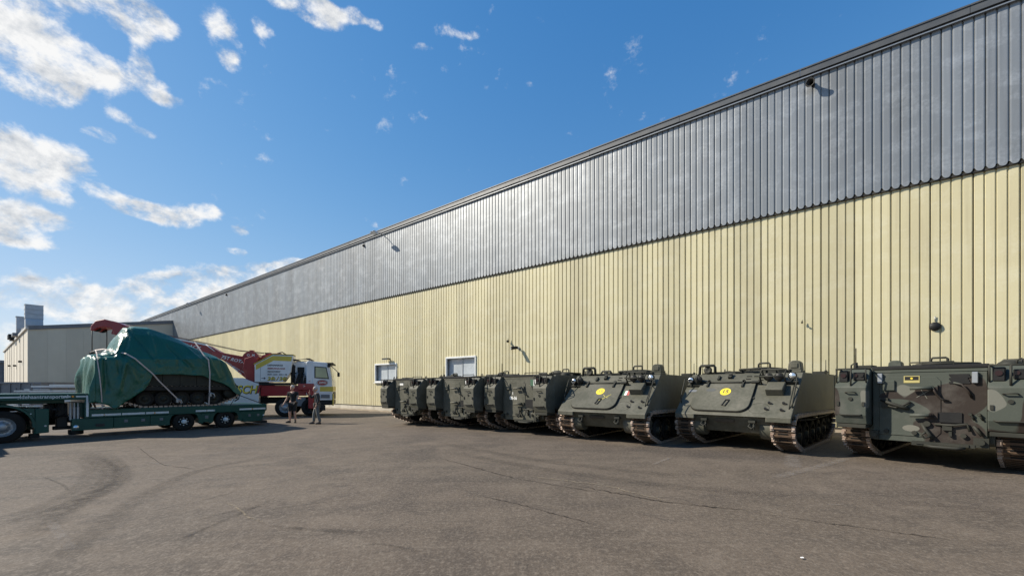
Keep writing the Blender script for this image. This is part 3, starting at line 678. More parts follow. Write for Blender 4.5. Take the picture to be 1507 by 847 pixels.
# ------------------------------------------------------------------ side building, roof ducts, far shed
def build_side():
    P = wall_pt(-74.3, 0, 0)
    t = thing('side_building', 'beige lean-to hall with plain shaded gable and cream panelled sunlit side', 'building', (P.x, P.y, 0), RZW)
    # local: x along wall (to the right), -y towards the yard; gable at x=0, from y=0 to y=-13.45; extends to x=-56
    W, Ln = 13.45, 56.0; za, zb = 10.75, 8.42
    m = MB(); m.add([(0, .0, -.6), (0, -W, -.6), (0, -W, zb), (0, 0, za)], [(0, 1, 2, 3)])
    m.add([(-.3, .0, -.6), (-.3, -W, -.6), (-.3, -W, zb), (-.3, 0, za)], [(3, 2, 1, 0)])
    n = 9
    for i in range(n):
        y0, y1 = -W+W*i/n+.004, -W+W*(i+1)/n-.004; h0, h1 = zb+(za-zb)*(y0+W)/W, zb+(za-zb)*(y1+W)/W
        q = MB(); q.add([(.0, y0, -.6), (.0, y1, -.6), (.0, y1, h1), (.0, y0, h0), (.05, y0, -.6), (.05, y1, -.6), (.05, y1, h1), (.05, y0, h0)],
              [(4, 5, 6, 7), (0, 3, 2, 1), (0, 1, 5, 4), (3, 7, 6, 2), (0, 4, 7, 3), (1, 2, 6, 5)])
        q.build('gable_panel', CLAD_B, t)
    m.build('gable_wall', CLAD_B, t)
    # long sunlit side: eight cream bays with dark joints
    nb = 9; wp = Ln/nb
    pm = MB().b2((.16, -.07, -.6), (wp-.16, .0, zb-.25)).mesh('side_panel', CLAD_C)
    for i in range(nb):
        p = link('side_panel', pm, t); p.location = (-Ln+i*wp, -W, 0)
    MB().b2((-Ln, -W+.001, -.6), (0, -W+.3, zb-.1)).build('side_wall', OLIVE_D, t)
    jm = MB().b2((-.28, -.085, -.6), (.28, -.071, zb-.25)).mesh('joint_strip', OLIVE_D)
    for i in range(1, nb): o = link('joint_strip', jm, t); o.location = (-Ln+i*wp, -W, 0)
    MB().b2((-.35, -W-.09, -.6), (.07, -W-.001, zb-.2)).build('corner_trim', CLAD_C, t)
    MB().b2((-Ln, -W-.25, zb-.22), (.1, -W-.0, zb+.08)).build('eave_trim', TRIMW, t)
    # roof
    def rp(x, y, dz=0): return (x, y, zb+(za-zb)*(y+W)/W+dz)
    m = MB(); m.add([rp(-Ln, -W-.1), rp(.12, -W-.1), rp(.12, 0), rp(-Ln, 0), rp(-Ln, -W-.1, .1), rp(.12, -W-.1, .1), rp(.12, 0, .1), rp(-Ln, 0, .1)],
          [(3, 2, 1, 0), (4, 5, 6, 7), (0, 1, 5, 4), (1, 2, 6, 5), (2, 3, 7, 6), (3, 0, 4, 7)])
    m.build('roof', GREYBOX, t)
    m = MB(); m.add([rp(.05, -W, -.32), rp(.05, 0, -.32), rp(.05, 0, .13), rp(.05, -W, .13), rp(.17, -W, -.32), rp(.17, 0, -.32), rp(.17, 0, .13), rp(.17, -W, .13)],
          [(4, 5, 6, 7), (0, 3, 2, 1), (0, 1, 5, 4), (3, 7, 6, 2), (0, 4, 7, 3), (1, 2, 6, 5)]); m.build('verge_trim', GREYBOX, t)
    def pt(x, y, z): return t.matrix_basis @ Vector((x, y, z)) if False else (Vector((P.x, P.y, 0)) + WT*x - (-WN)*0 + WN*y*1 + Vector((0, 0, z)))
    for k, lx in enumerate((-20.0, -9.0, -34.0)):
        o = MB().b2((-.18, -.30, -.12), (.18, -.0, .12)).build('wall_lamp', BLACKM); q = pt(lx, -W-.09, 4.5+.2*k); o.location = q; o.rotation_euler = (0, 0, RZW)
        tag(o, ['dark lamp on the cream side wall, middle of three', 'dark lamp on the cream side wall, nearest its corner', 'dark lamp on the cream side wall, farthest from its corner'][k], 'wall lamp', 'lamps on the cream side wall')
    # roof ducts
    b = pt(-6.6, -W+.75, zb+.1)
    d = thing('roof_duct', 'tall square galvanised duct standing at the near corner of the lean-to roof', 'duct', b, RZW)
    MB().b2((-1.6, -.95, -.1), (1.3, 1.1, .28)).build('curb', GREYBOX, d)
    m = MB(); m.prism([(-.75, .3), (.8, .3), (.86, .75), (.80, 1.2), (.7, 1.55), (-.75, 1.55)], 'y', -.7, .8); m.build('elbow', DUCT, d, .02)
    for i in range(3): MB().b2((-.75, -.72, 1.57+i*.58), (.70, .82, 1.57+i*.58+.56)).build('duct_section', DUCT, d, .015)
    m = MB()
    for i in range(4): m.b2((-.78, -.75, 1.55+i*.58), (.73, .85, 1.575+i*.58))
    m.build('flange', DUCT, d)
    b = pt(-9.6, -W+.35, zb+.1)
    p = thing('vent_pipe', 'thin vent pipe between the two roof ducts', 'pipe', b, RZW)
    MB().cyl((0, 0, 0), (0, 0, 3.1), .16, .16, 12).build('pipe', DUCT, p); MB().cyl((0, 0, 3.1), (0, 0, 3.25), .26, .1, 12).build('cap', DUCT, p)
    b = pt(-14.0, -W+.2, zb+.05)
    d = thing('roof_duct', 'shorter galvanised duct set farther back on the lean-to roof', 'duct', b, RZW)
    MB().b2((-1.6, -.9, -.15), (1.0, .9, .25)).build('curb', GREYBOX, d)
    m = MB(); m.prism([(-.45, .25), (.35, .25), (.55, .9), (.55, 2.5), (-.55, 2.5), (-.55, .9)], 'y', -.55, .55); m.build('duct_section', DUCT, d, .02)
    MB().b2((-.6, -.6, 2.5), (.6, .6, 2.56)).build('flange', DUCT, d)
    b = pt(-22.0, -W-.1, zb-.05)
    c = thing('roof_unit', 'dark low unit overhanging the lean-to roof edge', 'roof unit', b, RZW)
    MB().b2((-1.6, -.7, .1), (1.4, .7, .75)).build('casing', BLACKM, c, .03); MB().b2((-1.3, -.5, -.1), (1.1, .5, .1)).build('feet', BLACKM, c)
    f = thing('far_shed', 'dark distant shed at the left edge beyond the lean-to hall', 'shed', (-150, 96, 0))
    MB().b2((-18, 0, -.5), (31.8, 20, 6.9)).build('wall', FARSHED, f)
    MB().b2((-18.5, -.4, 6.905), (32.1, 20.4, 7.5)).build('roof', GREYBOX, f)
    MB().b2((-18, -.05, 4.6), (31.85, -.004, 4.9)).build('band', TRIM, f)
build_side()

# ------------------------------------------------------------------ tracked armoured carriers
def hull2d(pts):
    pts = sorted(set((round(a, 5), round(b, 5)) for a, b in pts))
    def half(ps):
        h = []
        for p in ps:
            while len(h) > 1 and (h[-1][0]-h[-2][0])*(p[1]-h[-2][1])-(h[-1][1]-h[-2][1])*(p[0]-h[-2][0]) <= 0: h.pop()
            h.append(p)
        return h
    a = half(pts); b = half(pts[::-1]); return a[:-1]+b[:-1]
def belt(circles, pitch):
    pts = []
    for cy, cz, r in circles: pts += arc((cy, cz), r, 0, 2*math.pi, 48)
    H = hull2d(pts); n = len(H); seg = [(Vector(H[i]), Vector(H[(i+1) % n])) for i in range(n)]
    tot = sum((b-a).length for a, b in seg); k = round(tot/pitch); out = []; d = 0; i = 0; acc = 0
    for j in range(k):
        t = tot*j/k
        while acc+(seg[i][1]-seg[i][0]).length < t: acc += (seg[i][1]-seg[i][0]).length; i += 1
        a, b = seg[i]; u = (b-a).normalized(); out.append((a+u*(t-acc), u))
    return H, out
GL = Matrix(((1, 0, 0, 0), (0, -.7337, .679, 2.43), (0, .679, .734, .83), (0, 0, 0, 1)))     # glacis: x, up the slope, out of it
GL = frame((0, 2.43, .83), (-1, 0, 0), (0, -.7337, .679))       # local x runs to the vehicle's left (viewer's right)
RMP = frame((0, -2.505, 0), (1, 0, 0), (0, 0, 1))               # rear ramp: x, z, outwards
TPATH_H, TPATH = belt([(1.98, .545, .30), (-2.02, .52, .27), (1.34, .345, .32), (-1.34, .345, .32)], .152)
_c = {}
SPLIT = {'tow_shackle', 'tow_fitting', 'lamp_guard', 'door_handle', 'glacis_bracket', 'tank_fitting', 'lifting_eye', 'tail_lamp', 'cargo_fitting', 'vane_hinge'}
def shared(key, fn):
    if key not in _c: _c[key] = fn()
    return _c[key]

def shoe_mesh():
    m = MB(); m.b2((-.185, -.066, -.03), (.185, .066, .006), 0)
    m.b2((-.163, -.024, .006), (.163, .016, .046), 0)
    m.b2((-.085, -.055, .006), (.085, .055, .030), 2)
    for s_ in (-1, 1): m.b2((s_*.165, -.058, -.03), (s_*.235, .058, .026), 1); m.b2((s_*.178, -.026, .026), (s_*.232, .028, .062), 1)
    m.b2((-.03, -.03, -.085), (.03, .03, -.03), 0)
    return m.mesh('track_shoe', [TRACK, STEEL, RUBBER])
def wheel_mesh(paintm):
    m = MB()
    for x0 in (-.115, .035):
        m.lathe((x0, 0, 0), (1, 0, 0), [(.2, .0), (.262, 0), (.305, .008), (.305, .072), (.262, .08), (.2, .08)], 22, 0)
    m.lathe((-.09, 0, 0), (1, 0, 0), [(.0, .02), (.12, .03), (.2, .0), (.22, .0), (.22, .18), (.2, .18), (.12, .15), (.09, .15), (.09, .235), (0, .245)], 22, 1)
    for i in range(8):
        a = i*math.pi/4; m.cyl((.058, .145*math.cos(a), .145*math.sin(a)), (.088, .145*math.cos(a), .145*math.sin(a)), .016, n=6, mat=1)
    return m.mesh('road_wheel', [RUBBER, paintm])
def sprocket_mesh(paintm):
    m = MB(); 
    for x0 in (-.10, .06):
        prof = []
        for i in range(44): 
            r = .285 if i % 4 in (0, 1) else .235
            a = 2*math.pi*i/44; prof.append((r*math.cos(a), r*math.sin(a)))
        m.prism(prof, 'x', x0, x0+.04, 0)
    m.lathe((-.12, 0, 0), (1, 0, 0), [(.0, 0), (.16, .0), (.19, .05), (.19, .2), (.14, .24), (.10, .27), (0, .28)], 22, 0)
    return m.mesh('sprocket', [paintm])
def idler_mesh(paintm):
    m = MB(); m.lathe((-.1, 0, 0), (1, 0, 0), [(.0, 0.03), (.15, .03), (.22, .0), (.245, .0), (.245, .2), (.22, .2), (.15, .15), (.08, .15), (.08, .22), (0, .22)], 22, 0)
    return m.mesh('idler_wheel', [paintm])

def carrier(label, loc, yaw, key, P, group, shoes=True):
    """P: main paint; local +y forward, x to the vehicle's right"""
    t = thing('armoured_carrier', label, 'armoured vehicle', loc, R(yaw), group)
    dark = OLIVE_D
    def part(name, fn, mats, parent=t, bevel=0, ck=None, seg=1):
        if name in SPLIT:
            ms = shared((key, ck or name), lambda: [q.mesh(name, mats) for q in fn().split()]); return [link(name, me, parent, bevel, seg) for me in ms][0]
        me = shared((key, ck or name), lambda: fn().mesh(name, mats)); return link(name, me, parent, bevel, seg)
    # hull
    def f():
        m = MB()
        m.prism([(2.43, .835), (2.43, .815), (-2.43, .835), (-2.41, 1.80), (-2.36, 1.85), (1.33, 1.83), (1.37, 1.815)], 'x', -1.27, 1.27)
        m.prism([(2.36, .81), (2.33, .76), (2.08, .42), (-2.28, .44), (-2.42, .50), (-2.42, .81)], 'x', -.835, .835)
        return m
    hull = part('hull', f, [P], bevel=.012)
    for s_ in (-1, 1):
        part('fender_lip', lambda: MB().b2((s_*.78, 2.34, .715), (s_*1.268, 2.434, .832)), [P], hull, .012, ck=('lip', s_))
        part('side_skirt_edge', lambda: MB().b2((s_*1.272, -2.3, .80), (s_*1.285, 2.3, .86)), [dark], hull, 0, ck=('skirt', s_))
        part('final_drive', lambda: MB().cyl((s_*.62, 2.02, .54), (s_*.865, 2.02, .54), .24, .255, 20), [P], hull, 0, ck=('fd', s_))
        part('rubber_flap', lambda: MB().tube([(s_*1.275, 2.28, .80), (s_*1.285, 1.6, .745), (s_*1.285, .6, .70), (s_*1.28, -1.0, .72), (s_*1.27, -2.2, .76)], .022), [RUBBER], hull, 0, ck=('flap', s_))
    # roof edge weld seams / lifting eyes
    # glacis: trim vane
    def vane():
        m = MB(); m.X = GL
        w0, w1, v0, v1, r = -.94, .40, .10, 1.04, .24
        poly = [(w0+.05, v1), (w0, v1-.3)]+arc((w0+r, v0+r), r, math.pi, 1.5*math.pi, 6)+arc((w1-r, v0+r), r, 1.5*math.pi, 2*math.pi, 6)+[(w1, v1-.3), (w1-.01, v1)]
        m.prism(poly, 'z', .02, .06, 0)
        c = (-.27, .5); big = [(c[0]+(a-c[0])*1.022, c[1]+(b-c[1])*1.03) for a, b in poly]
        m.prism(big, 'z', .001, .034, 1)
        return m
    vn = part('trim_vane', vane, [P, RUBBER], bevel=.006)
    def hinge():
        m = MB(); m.X = GL; m.tube([(-.95, 1.08, .06), (.47, 1.08, .06)], .022, 8)
        for x in (-.7, .12): m.b2((x-.02, .90, .06), (x+.02, 1.14, .10)); m.b2((x-.035, 1.05, .0), (x+.035, 1.12, .10))
        m.b2((.30, 1.04, .03), (.46, 1.10, .10)); return m
    part('vane_hinge', hinge, [dark], vn)
    def loop():
        m = MB(); m.X = GL; m.tube([(-.14, .44, .075), (-.19, .26, .075), (-.11, .24, .075), (-.06, .42, .075)], .011, 6, closed=True); m.b2((-.14, .43, .06), (-.05, .455, .085)); return m
    part('vane_handle', loop, [BLACKM], vn)
    def trims():
        m = MB(); m.X = GL
        m.b2((-.55, 1.22, 0), (-.50, 1.36, .05)); m.b2((-.30, 1.27, 0), (-.22, 1.40, .07)); m.cyl((-.26, 1.38, .02), (-.26, 1.38, .09), .045, n=10)
        for i, (x, v) in enumerate(((.12, 1.24), (.12, 1.34), (.40, 1.2), (.40, 1.29), (.40, 1.38), (.28, 1.34))): m.b2((x, v, 0), (x+.10, v+.022, .022))
        m.b2((.30, .55, .0), (.44, .60, .03)); return m
    part('glacis_bracket', trims, [dark])
    def circ():
        m = MB(); m.X = GL; m.tube([(.60+.21*math.cos(a), .26+.165*math.sin(a), .001) for a in [i*math.pi/12 for i in range(24)]], .006, 4, closed=True); return m
    part('drain_ring', circ, [dark])
    for (x, v) in ((.78, .43), (.74, .24), (1.06, .43), (1.05, .22)):
        part('bolt', lambda: MB().cyl(GL @ Vector((0, 0, 0)), GL @ Vector((0, 0, .045)), .028, n=8).box(GL @ Vector((.03, -.02, .02)), (.06, .03, .03)), [BLACKM], ck='bolt').matrix_basis = Matrix.Translation(GL.to_3x3() @ Vector((x, v, 0)))
    # headlamp clusters
    def lamp(x, v, h, r, lens):
        d = MB(); d.X = GL
        # lamps look straight ahead: build along local forward
        c = GL @ Vector((x, v, h)); q = MB()
        q.lathe((c.x, c.y-.10, c.z), (0, 1, 0), [(0, 0), (r*.7, .0), (r, .06), (r, .13), (r*.86, .135)], 16, 0)
        q.lathe((c.x, c.y+.035, c.z), (0, 1, 0), [(r*.87, -.01), (r*.5, .012), (0, .02)], 16, 1)
        q.cyl((c.x, c.y-.03, c.z-r), (c.x, c.y-.03, c.z-r-.09), .03, n=8, mat=0)
        return q
    for (x, v, h, r, l) in ((-1.14, 1.06, .17, .085, LENS), (-.95, 1.08, .17, .09, BLACKM), (1.13, 1.17, .17, .085, LENS), (.64, 1.17, .15, .095, BLACKM), (.86, 1.17, .15, .095, BLACKM)):
        part('headlight' if l is LENS else 'blackout_lamp', lambda: lamp(x, v, h, r, l), [dark, l], ck=('lamp', x))
    def guards():
        m = MB(); m.X = GL
        for s_, x0, x1, vt in ((-1, -1.25, -.83, 1.12),):
            m.tube([(x0+.03, .36, .0), (x0, .5, .08), (x0, .98, .26), (x0+.02, 1.02, .27), (-1.06, 1.0, .20)], .014)
            m.tube([(x0+.28, 1.0, .0), (x0+.28, 1.0, .24), (x0+.28, 1.2, .24), (x0+.28, 1.25, .0)], .018)
            m.b2((x0, .96, .0), (x1, .99, .06)); m.b2((x0+.05, .98, .04), (x1, 1.16, .06))
        m.tube([(.50, 1.06, .0), (.50, 1.06, .26), (.50, 1.30, .26), (1.0, 1.30, .26), (1.0, 1.06, .26), (1.0, 1.06, .0)], .022)
        m.tube([(.50, 1.30, .26), (.50, 1.30, .0)], .022); m.tube([(.50, 1.06, .26), (1.0, 1.06, .26)], .018)
        m.tube([(1.24, .30, .0), (1.245, .42, .09), (1.245, 1.0, .20), (1.23, 1.05, .25), (1.12, 1.05, .20)], .014)
        m.tube([(1.19, .26, .0), (1.19, .38, .05), (1.19, .92, .10), (1.19, 1.0, .0)], .012)
        m.b2((1.02, 1.05, .0), (1.24, 1.09, .09)); return m
    part('lamp_guard', guards, [dark])
    def sbox():
        m = MB(); m.X = GL; poly = [(.70, .0), (.70, .14), (1.08, .14), (1.08, .0)]
        m.prism([(.68, .0), (1.03, .0), (1.02, .13), (.70, .19)], 'x', .66, 1.02) ; return m
    part('equipment_box', sbox, [P], bevel=.015)
    def loopframe():
        m = MB(); m.tube([(.70, 1.28, 1.80), (.70, 1.30, 2.02), (.73, 1.32, 2.06), (1.05, 1.32, 2.06), (1.09, 1.30, 2.02), (1.09, 1.34, 1.76)], .038, 8)
        m.lathe((.88, 1.20, 1.93), (0, 1, .1), [(0, 0), (.06, 0), (.10, .08), (.10, .14), (.04, .10), (0, .1)], 14); m.b2((.82, 1.18, 1.82), (.94, 1.26, 1.90)); return m
    part('horn_guard', loopframe, [dark])
    # lower front
    def shackle():
        m = MB()
        for x in (.56, -.50):
            m.b2((x-.07, 2.28, .68), (x+.07, 2.40, .735)); m.b2((x-.035, 2.30, .53), (x+.035, 2.36, .70)); m.tube([(x-.03, 2.36, .67), (x-.06, 2.42, .60), (x, 2.43, .55), (x+.06, 2.42, .60), (x+.03, 2.36, .67)], .017)
        return m
    part('tow_shackle', shackle, [dark])
    part('covered_plate', lambda: MB().box((.10, 2.333, .70), (.42, .02, .075), rot=(R(-25), 0, 0)), [BLACKM])
    # roof
    def cup():
        m = MB(); m.lathe((-.12, .05, 1.82), (0, 0, 1), [(.52, 0), (.52, .09), (.46, .12), (.40, .12)], 26)
        m.lathe((-.12, .05, 1.94), (0, 0, 1), [(.43, 0), (.45, .02), (.40, .06), (.2, .085), (0, .09)], 26)
        for i in range(5):
            a = R(90+(i-2)*40); m.box((-.12+.42*math.cos(a), .05+.42*math.sin(a), 1.93), (.16, .09, .11), rot=(0, 0, a-R(90)))
        return m
    cu = part('cupola', cup, [dark])
    part('cupola_handle', lambda: MB().tube([(-.30, .22, 2.0), (-.30, .22, 2.10), (-.27, .22, 2.13), (-.06, .22, 2.13), (-.03, .22, 2.10), (-.03, .22, 2.0)], .025, 8), [dark], cu)
    def ring():
        m = MB(); m.tube([(.1+.62*math.cos(a)-.25, .05+.62*math.sin(a), 1.97) for a in [i*math.pi/10 for i in range(-6, 7)]], .025); m.b2((.3, -.2, 1.86), (.42, .3, 1.99)); m.b2((-.95, .1, 1.86), (-.75, .4, 1.97)); return m
    part('gun_mount_rail', ring, [dark], cu)
    def drv():
        m = MB(); m.lathe((-.62, .78, 1.82), (0, 0, 1), [(.36, 0), (.36, .06), (.30, .10), (0, .12)], 22)
        for i in range(4):
            a = R(60+i*28); m.box((-.62+.42*math.cos(a), .78+.42*math.sin(a), 1.87), (.17, .08, .09), rot=(0, 0, a-R(90)))
        return m
    part('driver_hatch', drv, [dark])
    def hood():
        m = MB(); m.b2((-1.18, .70, 1.83), (-.86, 1.08, 1.90)); m.prism([(-1.16, 1.9), (-.88, 1.9), (-.90, 2.08), (-.97, 2.13), (-1.08, 2.13), (-1.14, 2.08)], 'y', .74, 1.02); m.b2((-1.10, 1.01, 1.95), (-.94, 1.04, 2.07)); return m
    part('smoke_discharger', hood, [P], bevel=.02)
    def grille():
        m = MB(); m.b2((.25, .45, 1.83), (1.1, 1.15, 1.87))
        for i in range(9): m.b2((.29, .50+i*.07, 1.87), (1.06, .53+i*.07, 1.895))
        m.b2((.35, .1, 1.83), (.6, .35, 1.93)); m.cyl((.75, .2, 1.83), (.75, .2, 1.94), .09, n=12); return m
    part('engine_grille', grille, [dark])
    def cargo():
        m = MB(); m.b2((-.62, -2.0, 1.85), (.62, -.62, 1.895)); m.b2((-.7, -.62, 1.85), (.7, -.55, 1.93)); m.tube([(-.3, -1.95, 1.89), (-.3, -1.95, 1.95), (.3, -1.95, 1.95), (.3, -1.95, 1.89)], .015)
        m.b2((-1.2, -1.9, 1.85), (-.9, -1.5, 1.93)); m.lathe((.95, -1.4, 1.85), (0, 0, 1), [(.16, 0), (.16, .06), (.1, .1), (0, .1)], 14); return m
    part('cargo_fitting', cargo, [dark], bevel=.01)
    part('antenna', lambda: MB().cyl((-1.1, -2.2, 1.85), (-1.1, -2.2, 1.98), .04, .03, 10).tube([(-1.1, -2.2, 1.97), (-1.1, -2.2, 2.28)], .010), [BLACKM])
    part('antenna', lambda: MB().cyl((1.05, -.4, 1.85), (1.05, -.4, 1.93), .05, .04, 10).tube([(1.05, -.4, 1.92), (1.05, -.40, 2.02)], .02), [BLACKM], ck='ant2')
    part('lifting_eye', lambda: MB().tube([(-1.15, -2.32, 1.84), (-1.15, -2.32, 1.92), (-1.11, -2.32, 1.95), (-1.07, -2.32, 1.92), (-1.07, -2.32, 1.84)], .016).tube([(1.15, -2.32, 1.84), (1.15, -2.32, 1.92), (1.11, -2.32, 1.95), (1.07, -2.32, 1.92), (1.07, -2.32, 1.84)], .016), [dark])
    # rear: ramp, door, fittings
    def ramp():
        m = MB(); m.b2((-.758, -2.505, .44), (.758, -2.415, 1.74)); m.b2((-.72, -2.52, .55), (.1, -2.504, .60)); m.b2((-.765, -2.49, 1.745), (.765, -2.40, 1.80)); return m
    rp = part('ramp', ramp, [P], bevel=.012)
    part('ramp_top_edge', lambda: MB().b2((-.775, -2.50, 1.805), (.775, -2.36, 1.875)), [BLACKM], rp, .01)
    def door():
        m = MB(); poly = [(-.66, .56), (.14, .56), (.20, .64), (.20, 1.58), (.14, 1.66), (-.60, 1.66), (-.66, 1.58)]
        m.X = RMP; m.prism(poly, 'z', -.002, .012); return m
    dr = part('ramp_door', door, [P], rp, .006)
    def hand():
        m = MB(); m.X = RMP
        for z in (1.46, .96):
            m.cyl((.06, z, .0), (.06, z, .10), .05, n=12); m.tube([(.09, z, .10), (-.20, z-.015, .11)], .03, 8); m.b2((.06, z-.05, 0), (.16, z+.05, .05))
        m.tube([(.10, 1.46, .09), (.14, 1.36, .08), (.20, 1.26, .06), (.30, 1.22, .02)], .017)
        m.tube([(.36, 1.55, .02), (.46, 1.52, .06), (.54, 1.40, .06), (.58, 1.28, .02)], .016)
        return m
    part('door_handle', hand, [P], dr)
    def lp():
        m = MB(); m.X = RMP
        m.b2((-.60, 1.40, 0), (-.42, 1.60, .05)); return m
    part('lamp_box', lp, [P], rp, .012)
    def low():
        m = MB(); m.X = RMP
        m.tube([(-.05, .80, .02), (.0, .70, .08), (.05, .62, .10), (.10, .54, .07)], .03); m.tube([(.02, .66, .10), (-.04, .60, .12), (.0, .54, .12), (.07, .58, .11)], .02)
        m.cyl((.02, .80, .0), (.02, .80, .06), .05, n=10)
        m.b2((.22, .70, 0), (.34, .78, .05)); m.b2((.30, .60, 0), (.34, .68, .06)); m.tube([(.12, .80, .03), (.34, .79, .05), (.52, .83, .04), (.56, .70, .05)], .02); m.tube([(.60, .80, .05), (.70, .64, .06)], .025)
        for x in (-.55, -.15, .48): m.cyl((x, .62, 0), (x, .62, .05), .04, n=8)
        m.b2((-.12, .43, -.02), (.55, .475, .12)); m.b2((-.18, .40, .0), (-.02, .47, .10)); m.tube([(.0, .41, .10), (.1, .40, .16), (.40, .40, .16), (.50, .41, .10)], .03)
        m.b2((.60, .44, .0), (.78, .60, .09)); m.cyl((.69, .53, .09), (.69, .53, .14), .05, n=10); m.b2((.5, .42, .0), (.62, .48, .1))
        m.b2((-.78, .46, .0), (-.66, .62, .07)); m.cyl((-.72, .54, .07), (-.72, .54, .11), .045, n=10)
        for x in (.56, .66): m.cyl((x, 1.0, 0), (x, 1.0, .06), .025, n=8); m.tube([(x, 1.0, .05), (x+.05, .90, .02)], .014)
        return m
    part('tow_fitting', low, [dark], rp)
    # fuel tanks beside the ramp
    for s_ in (-1, 1):
        def tank():
            m = MB(); poly = [(-2.425, 1.82), (-2.55, 1.82), (-2.87, 1.47), (-2.87, .92), (-2.80, .74), (-2.425, .70)]
            a, b = (.782, 1.285); m.prism(poly, 'x', s_*a, s_*b); return m
        tk = part('fuel_tank', tank, [P], bevel=.012, ck=('tank', s_))
        part('tank_underside', lambda: MB().b2((s_*.80, -2.80, .66), (s_*1.27, -2.43, .735)), [dark], tk, .01, ck=('tank_u', s_))
        def fit():
            m = MB(); x = s_*1.03
            m.tube([(x-.08, -2.875, 1.36), (x-.07, -2.92, 1.37), (x+.07, -2.92, 1.37), (x+.08, -2.875, 1.36)], .012)
            m.cyl((x, -2.86, 1.24), (x, -2.89, 1.24), .035, n=10); m.tube([(x-.18, -2.86, .93), (x-.15, -2.89, .92), (x+.15, -2.89, .92), (x+.18, -2.86, .93)], .014)
            for q in (-.2, .2): m.b2((x+q-.02, -2.89, 1.10), (x+q+.02, -2.865, 1.18))
            return m
        part('tank_fitting', fit, [dark], tk, ck=('fit', s_))
        def tl():
            m = MB(); x = s_*1.03
            m.b2((x-.20, -2.80, 1.57), (x-.06, -2.62, 1.80), 0); m.b2((x+.02, -2.78, 1.60), (x+.20, -2.64, 1.76), 0)
            m.cyl((x-.13, -2.80, 1.70), (x-.13, -2.815, 1.70), .045, n=10, mat=1); m.cyl((x+.06, -2.78, 1.70), (x+.06, -2.795, 1.70), .035, n=10, mat=1); m.cyl((x+.15, -2.78, 1.70), (x+.15, -2.795, 1.70), .035, n=10, mat=0)
            return m
        part('tail_lamp', tl, [BLACKM, REDL], tk, .012, ck=('tl', s_))
        def gd():
            m = MB(); x0, x1 = s_*.80, s_*1.27
            m.tube([(x0, -2.50, 1.83), (x0, -2.84, 1.83), (x1, -2.84, 1.83), (x1, -2.50, 1.83)], .017, 6); m.tube([(s_*1.03, -2.84, 1.83), (s_*1.03, -2.85, 1.50)], .017, 6)
            m.tube([(x1, -2.84, 1.83), (x1, -2.80, 1.56)], .014, 6); m.tube([(x0, -2.84, 1.83), (x0, -2.80, 1.56)], .014, 6); return m
        part('tail_lamp_guard', gd, [dark], tk, ck=('gd', s_))
    # running gear
    for s_ in (-1, 1):
        def band():
            m = MB(); H = TPATH_H; inner = []
            n = len(H); vs = []
            for i in range(n):
                a, b = Vector(H[i-1]), Vector(H[(i+1) % n]); tt = (b-a).normalized(); nn = Vector((tt.y, -tt.x)); p = Vector(H[i])
                for off in (-.012, -.03): 
                    for x in (-.15, .15): q = p+nn*off; vs.append((s_*1.08+x, q.x, q.y))
            fs = []
            for i in range(n):
                a, b = i*4, ((i+1) % n)*4
                fs += [(a, a+1, b+1, b), (a+2, b+2, b+3, a+3), (a, b, b+2, a+2), (a+1, a+3, b+3, b+1)]
            return m.add(vs, fs)
        tr = part('track', band, [RUBBER], ck=('band', s_))
        sm = shared('shoe', shoe_mesh)
        for p, u in TPATH:
            o = link('track_shoe', sm, tr); nn = Vector((u.y, -u.x))
            o.matrix_basis = Matrix(((1, 0, 0, s_*1.08), (0, u.x, nn.x, p.x), (0, u.y, nn.y, p.y), (0, 0, 0, 1)))
        rot = Matrix.Rotation(0 if s_ > 0 else math.pi, 4, 'Z')
        wm = shared((key, 'wheel'), lambda: wheel_mesh(dark))
        for i in range(5):
            o = link('road_wheel', wm, t); o.matrix_basis = Matrix.Translation((s_*1.08, 1.34-i*.67, .345)) @ rot
            part('suspension_arm', lambda: MB().tube([(0, .0, 0), (-.18, .0, .0), (-.2, .34, .16), (-.28, .34, .16)], .05, 8), [dark], ck='arm').matrix_basis = Matrix.Translation((s_*1.0, 1.34-i*.67, .345)) @ (rot if s_ < 0 else Matrix()) 
        o = link('sprocket', shared((key, 'spr'), lambda: sprocket_mesh(dark)), t); o.matrix_basis = Matrix.Translation((s_*1.08, 1.98, .545)) @ rot
        o = link('idler_wheel', shared((key, 'idl'), lambda: idler_mesh(dark)), t); o.matrix_basis = Matrix.Translation((s_*1.08, -2.02, .52)) @ rot
    return t, rp, vn

def rect(parent, M, x0, y0, x1, y1, h, mats, name, bevel=0):
    m = MB(); m.X = M; m.b2((x0, y0, 0.0005), (x1, y1, h)); return m.build(name, mats, parent, bevel)
def disc(parent, M, x, y, r, mats, name, h=.003, sy=1.0, rot=0):
    m = MB(); m.X = M; n = 28; m.prism([(x+r*math.cos(2*math.pi*i/n), y+r*sy*math.sin(2*math.pi*i/n)) for i in range(n)], 'z', .0005, h); return m.build(name, mats, parent)
def stroke(parent, M, pts, w, mats, name, h=.003):
    m = MB(); m.X = M
    for a, b in zip(pts[:-1], pts[1:]):
        a, b = Vector(a), Vector(b); d = (b-a).normalized(); n = Vector((-d.y, d.x))*w/2
        q = [a-n-d*w*.3, b-n+d*w*.3, b+n+d*w*.3, a+n-d*w*.3]; m.prism([(p.x, p.y) for p in q], 'z', .0005, h)
    return m.build(name, mats, parent)

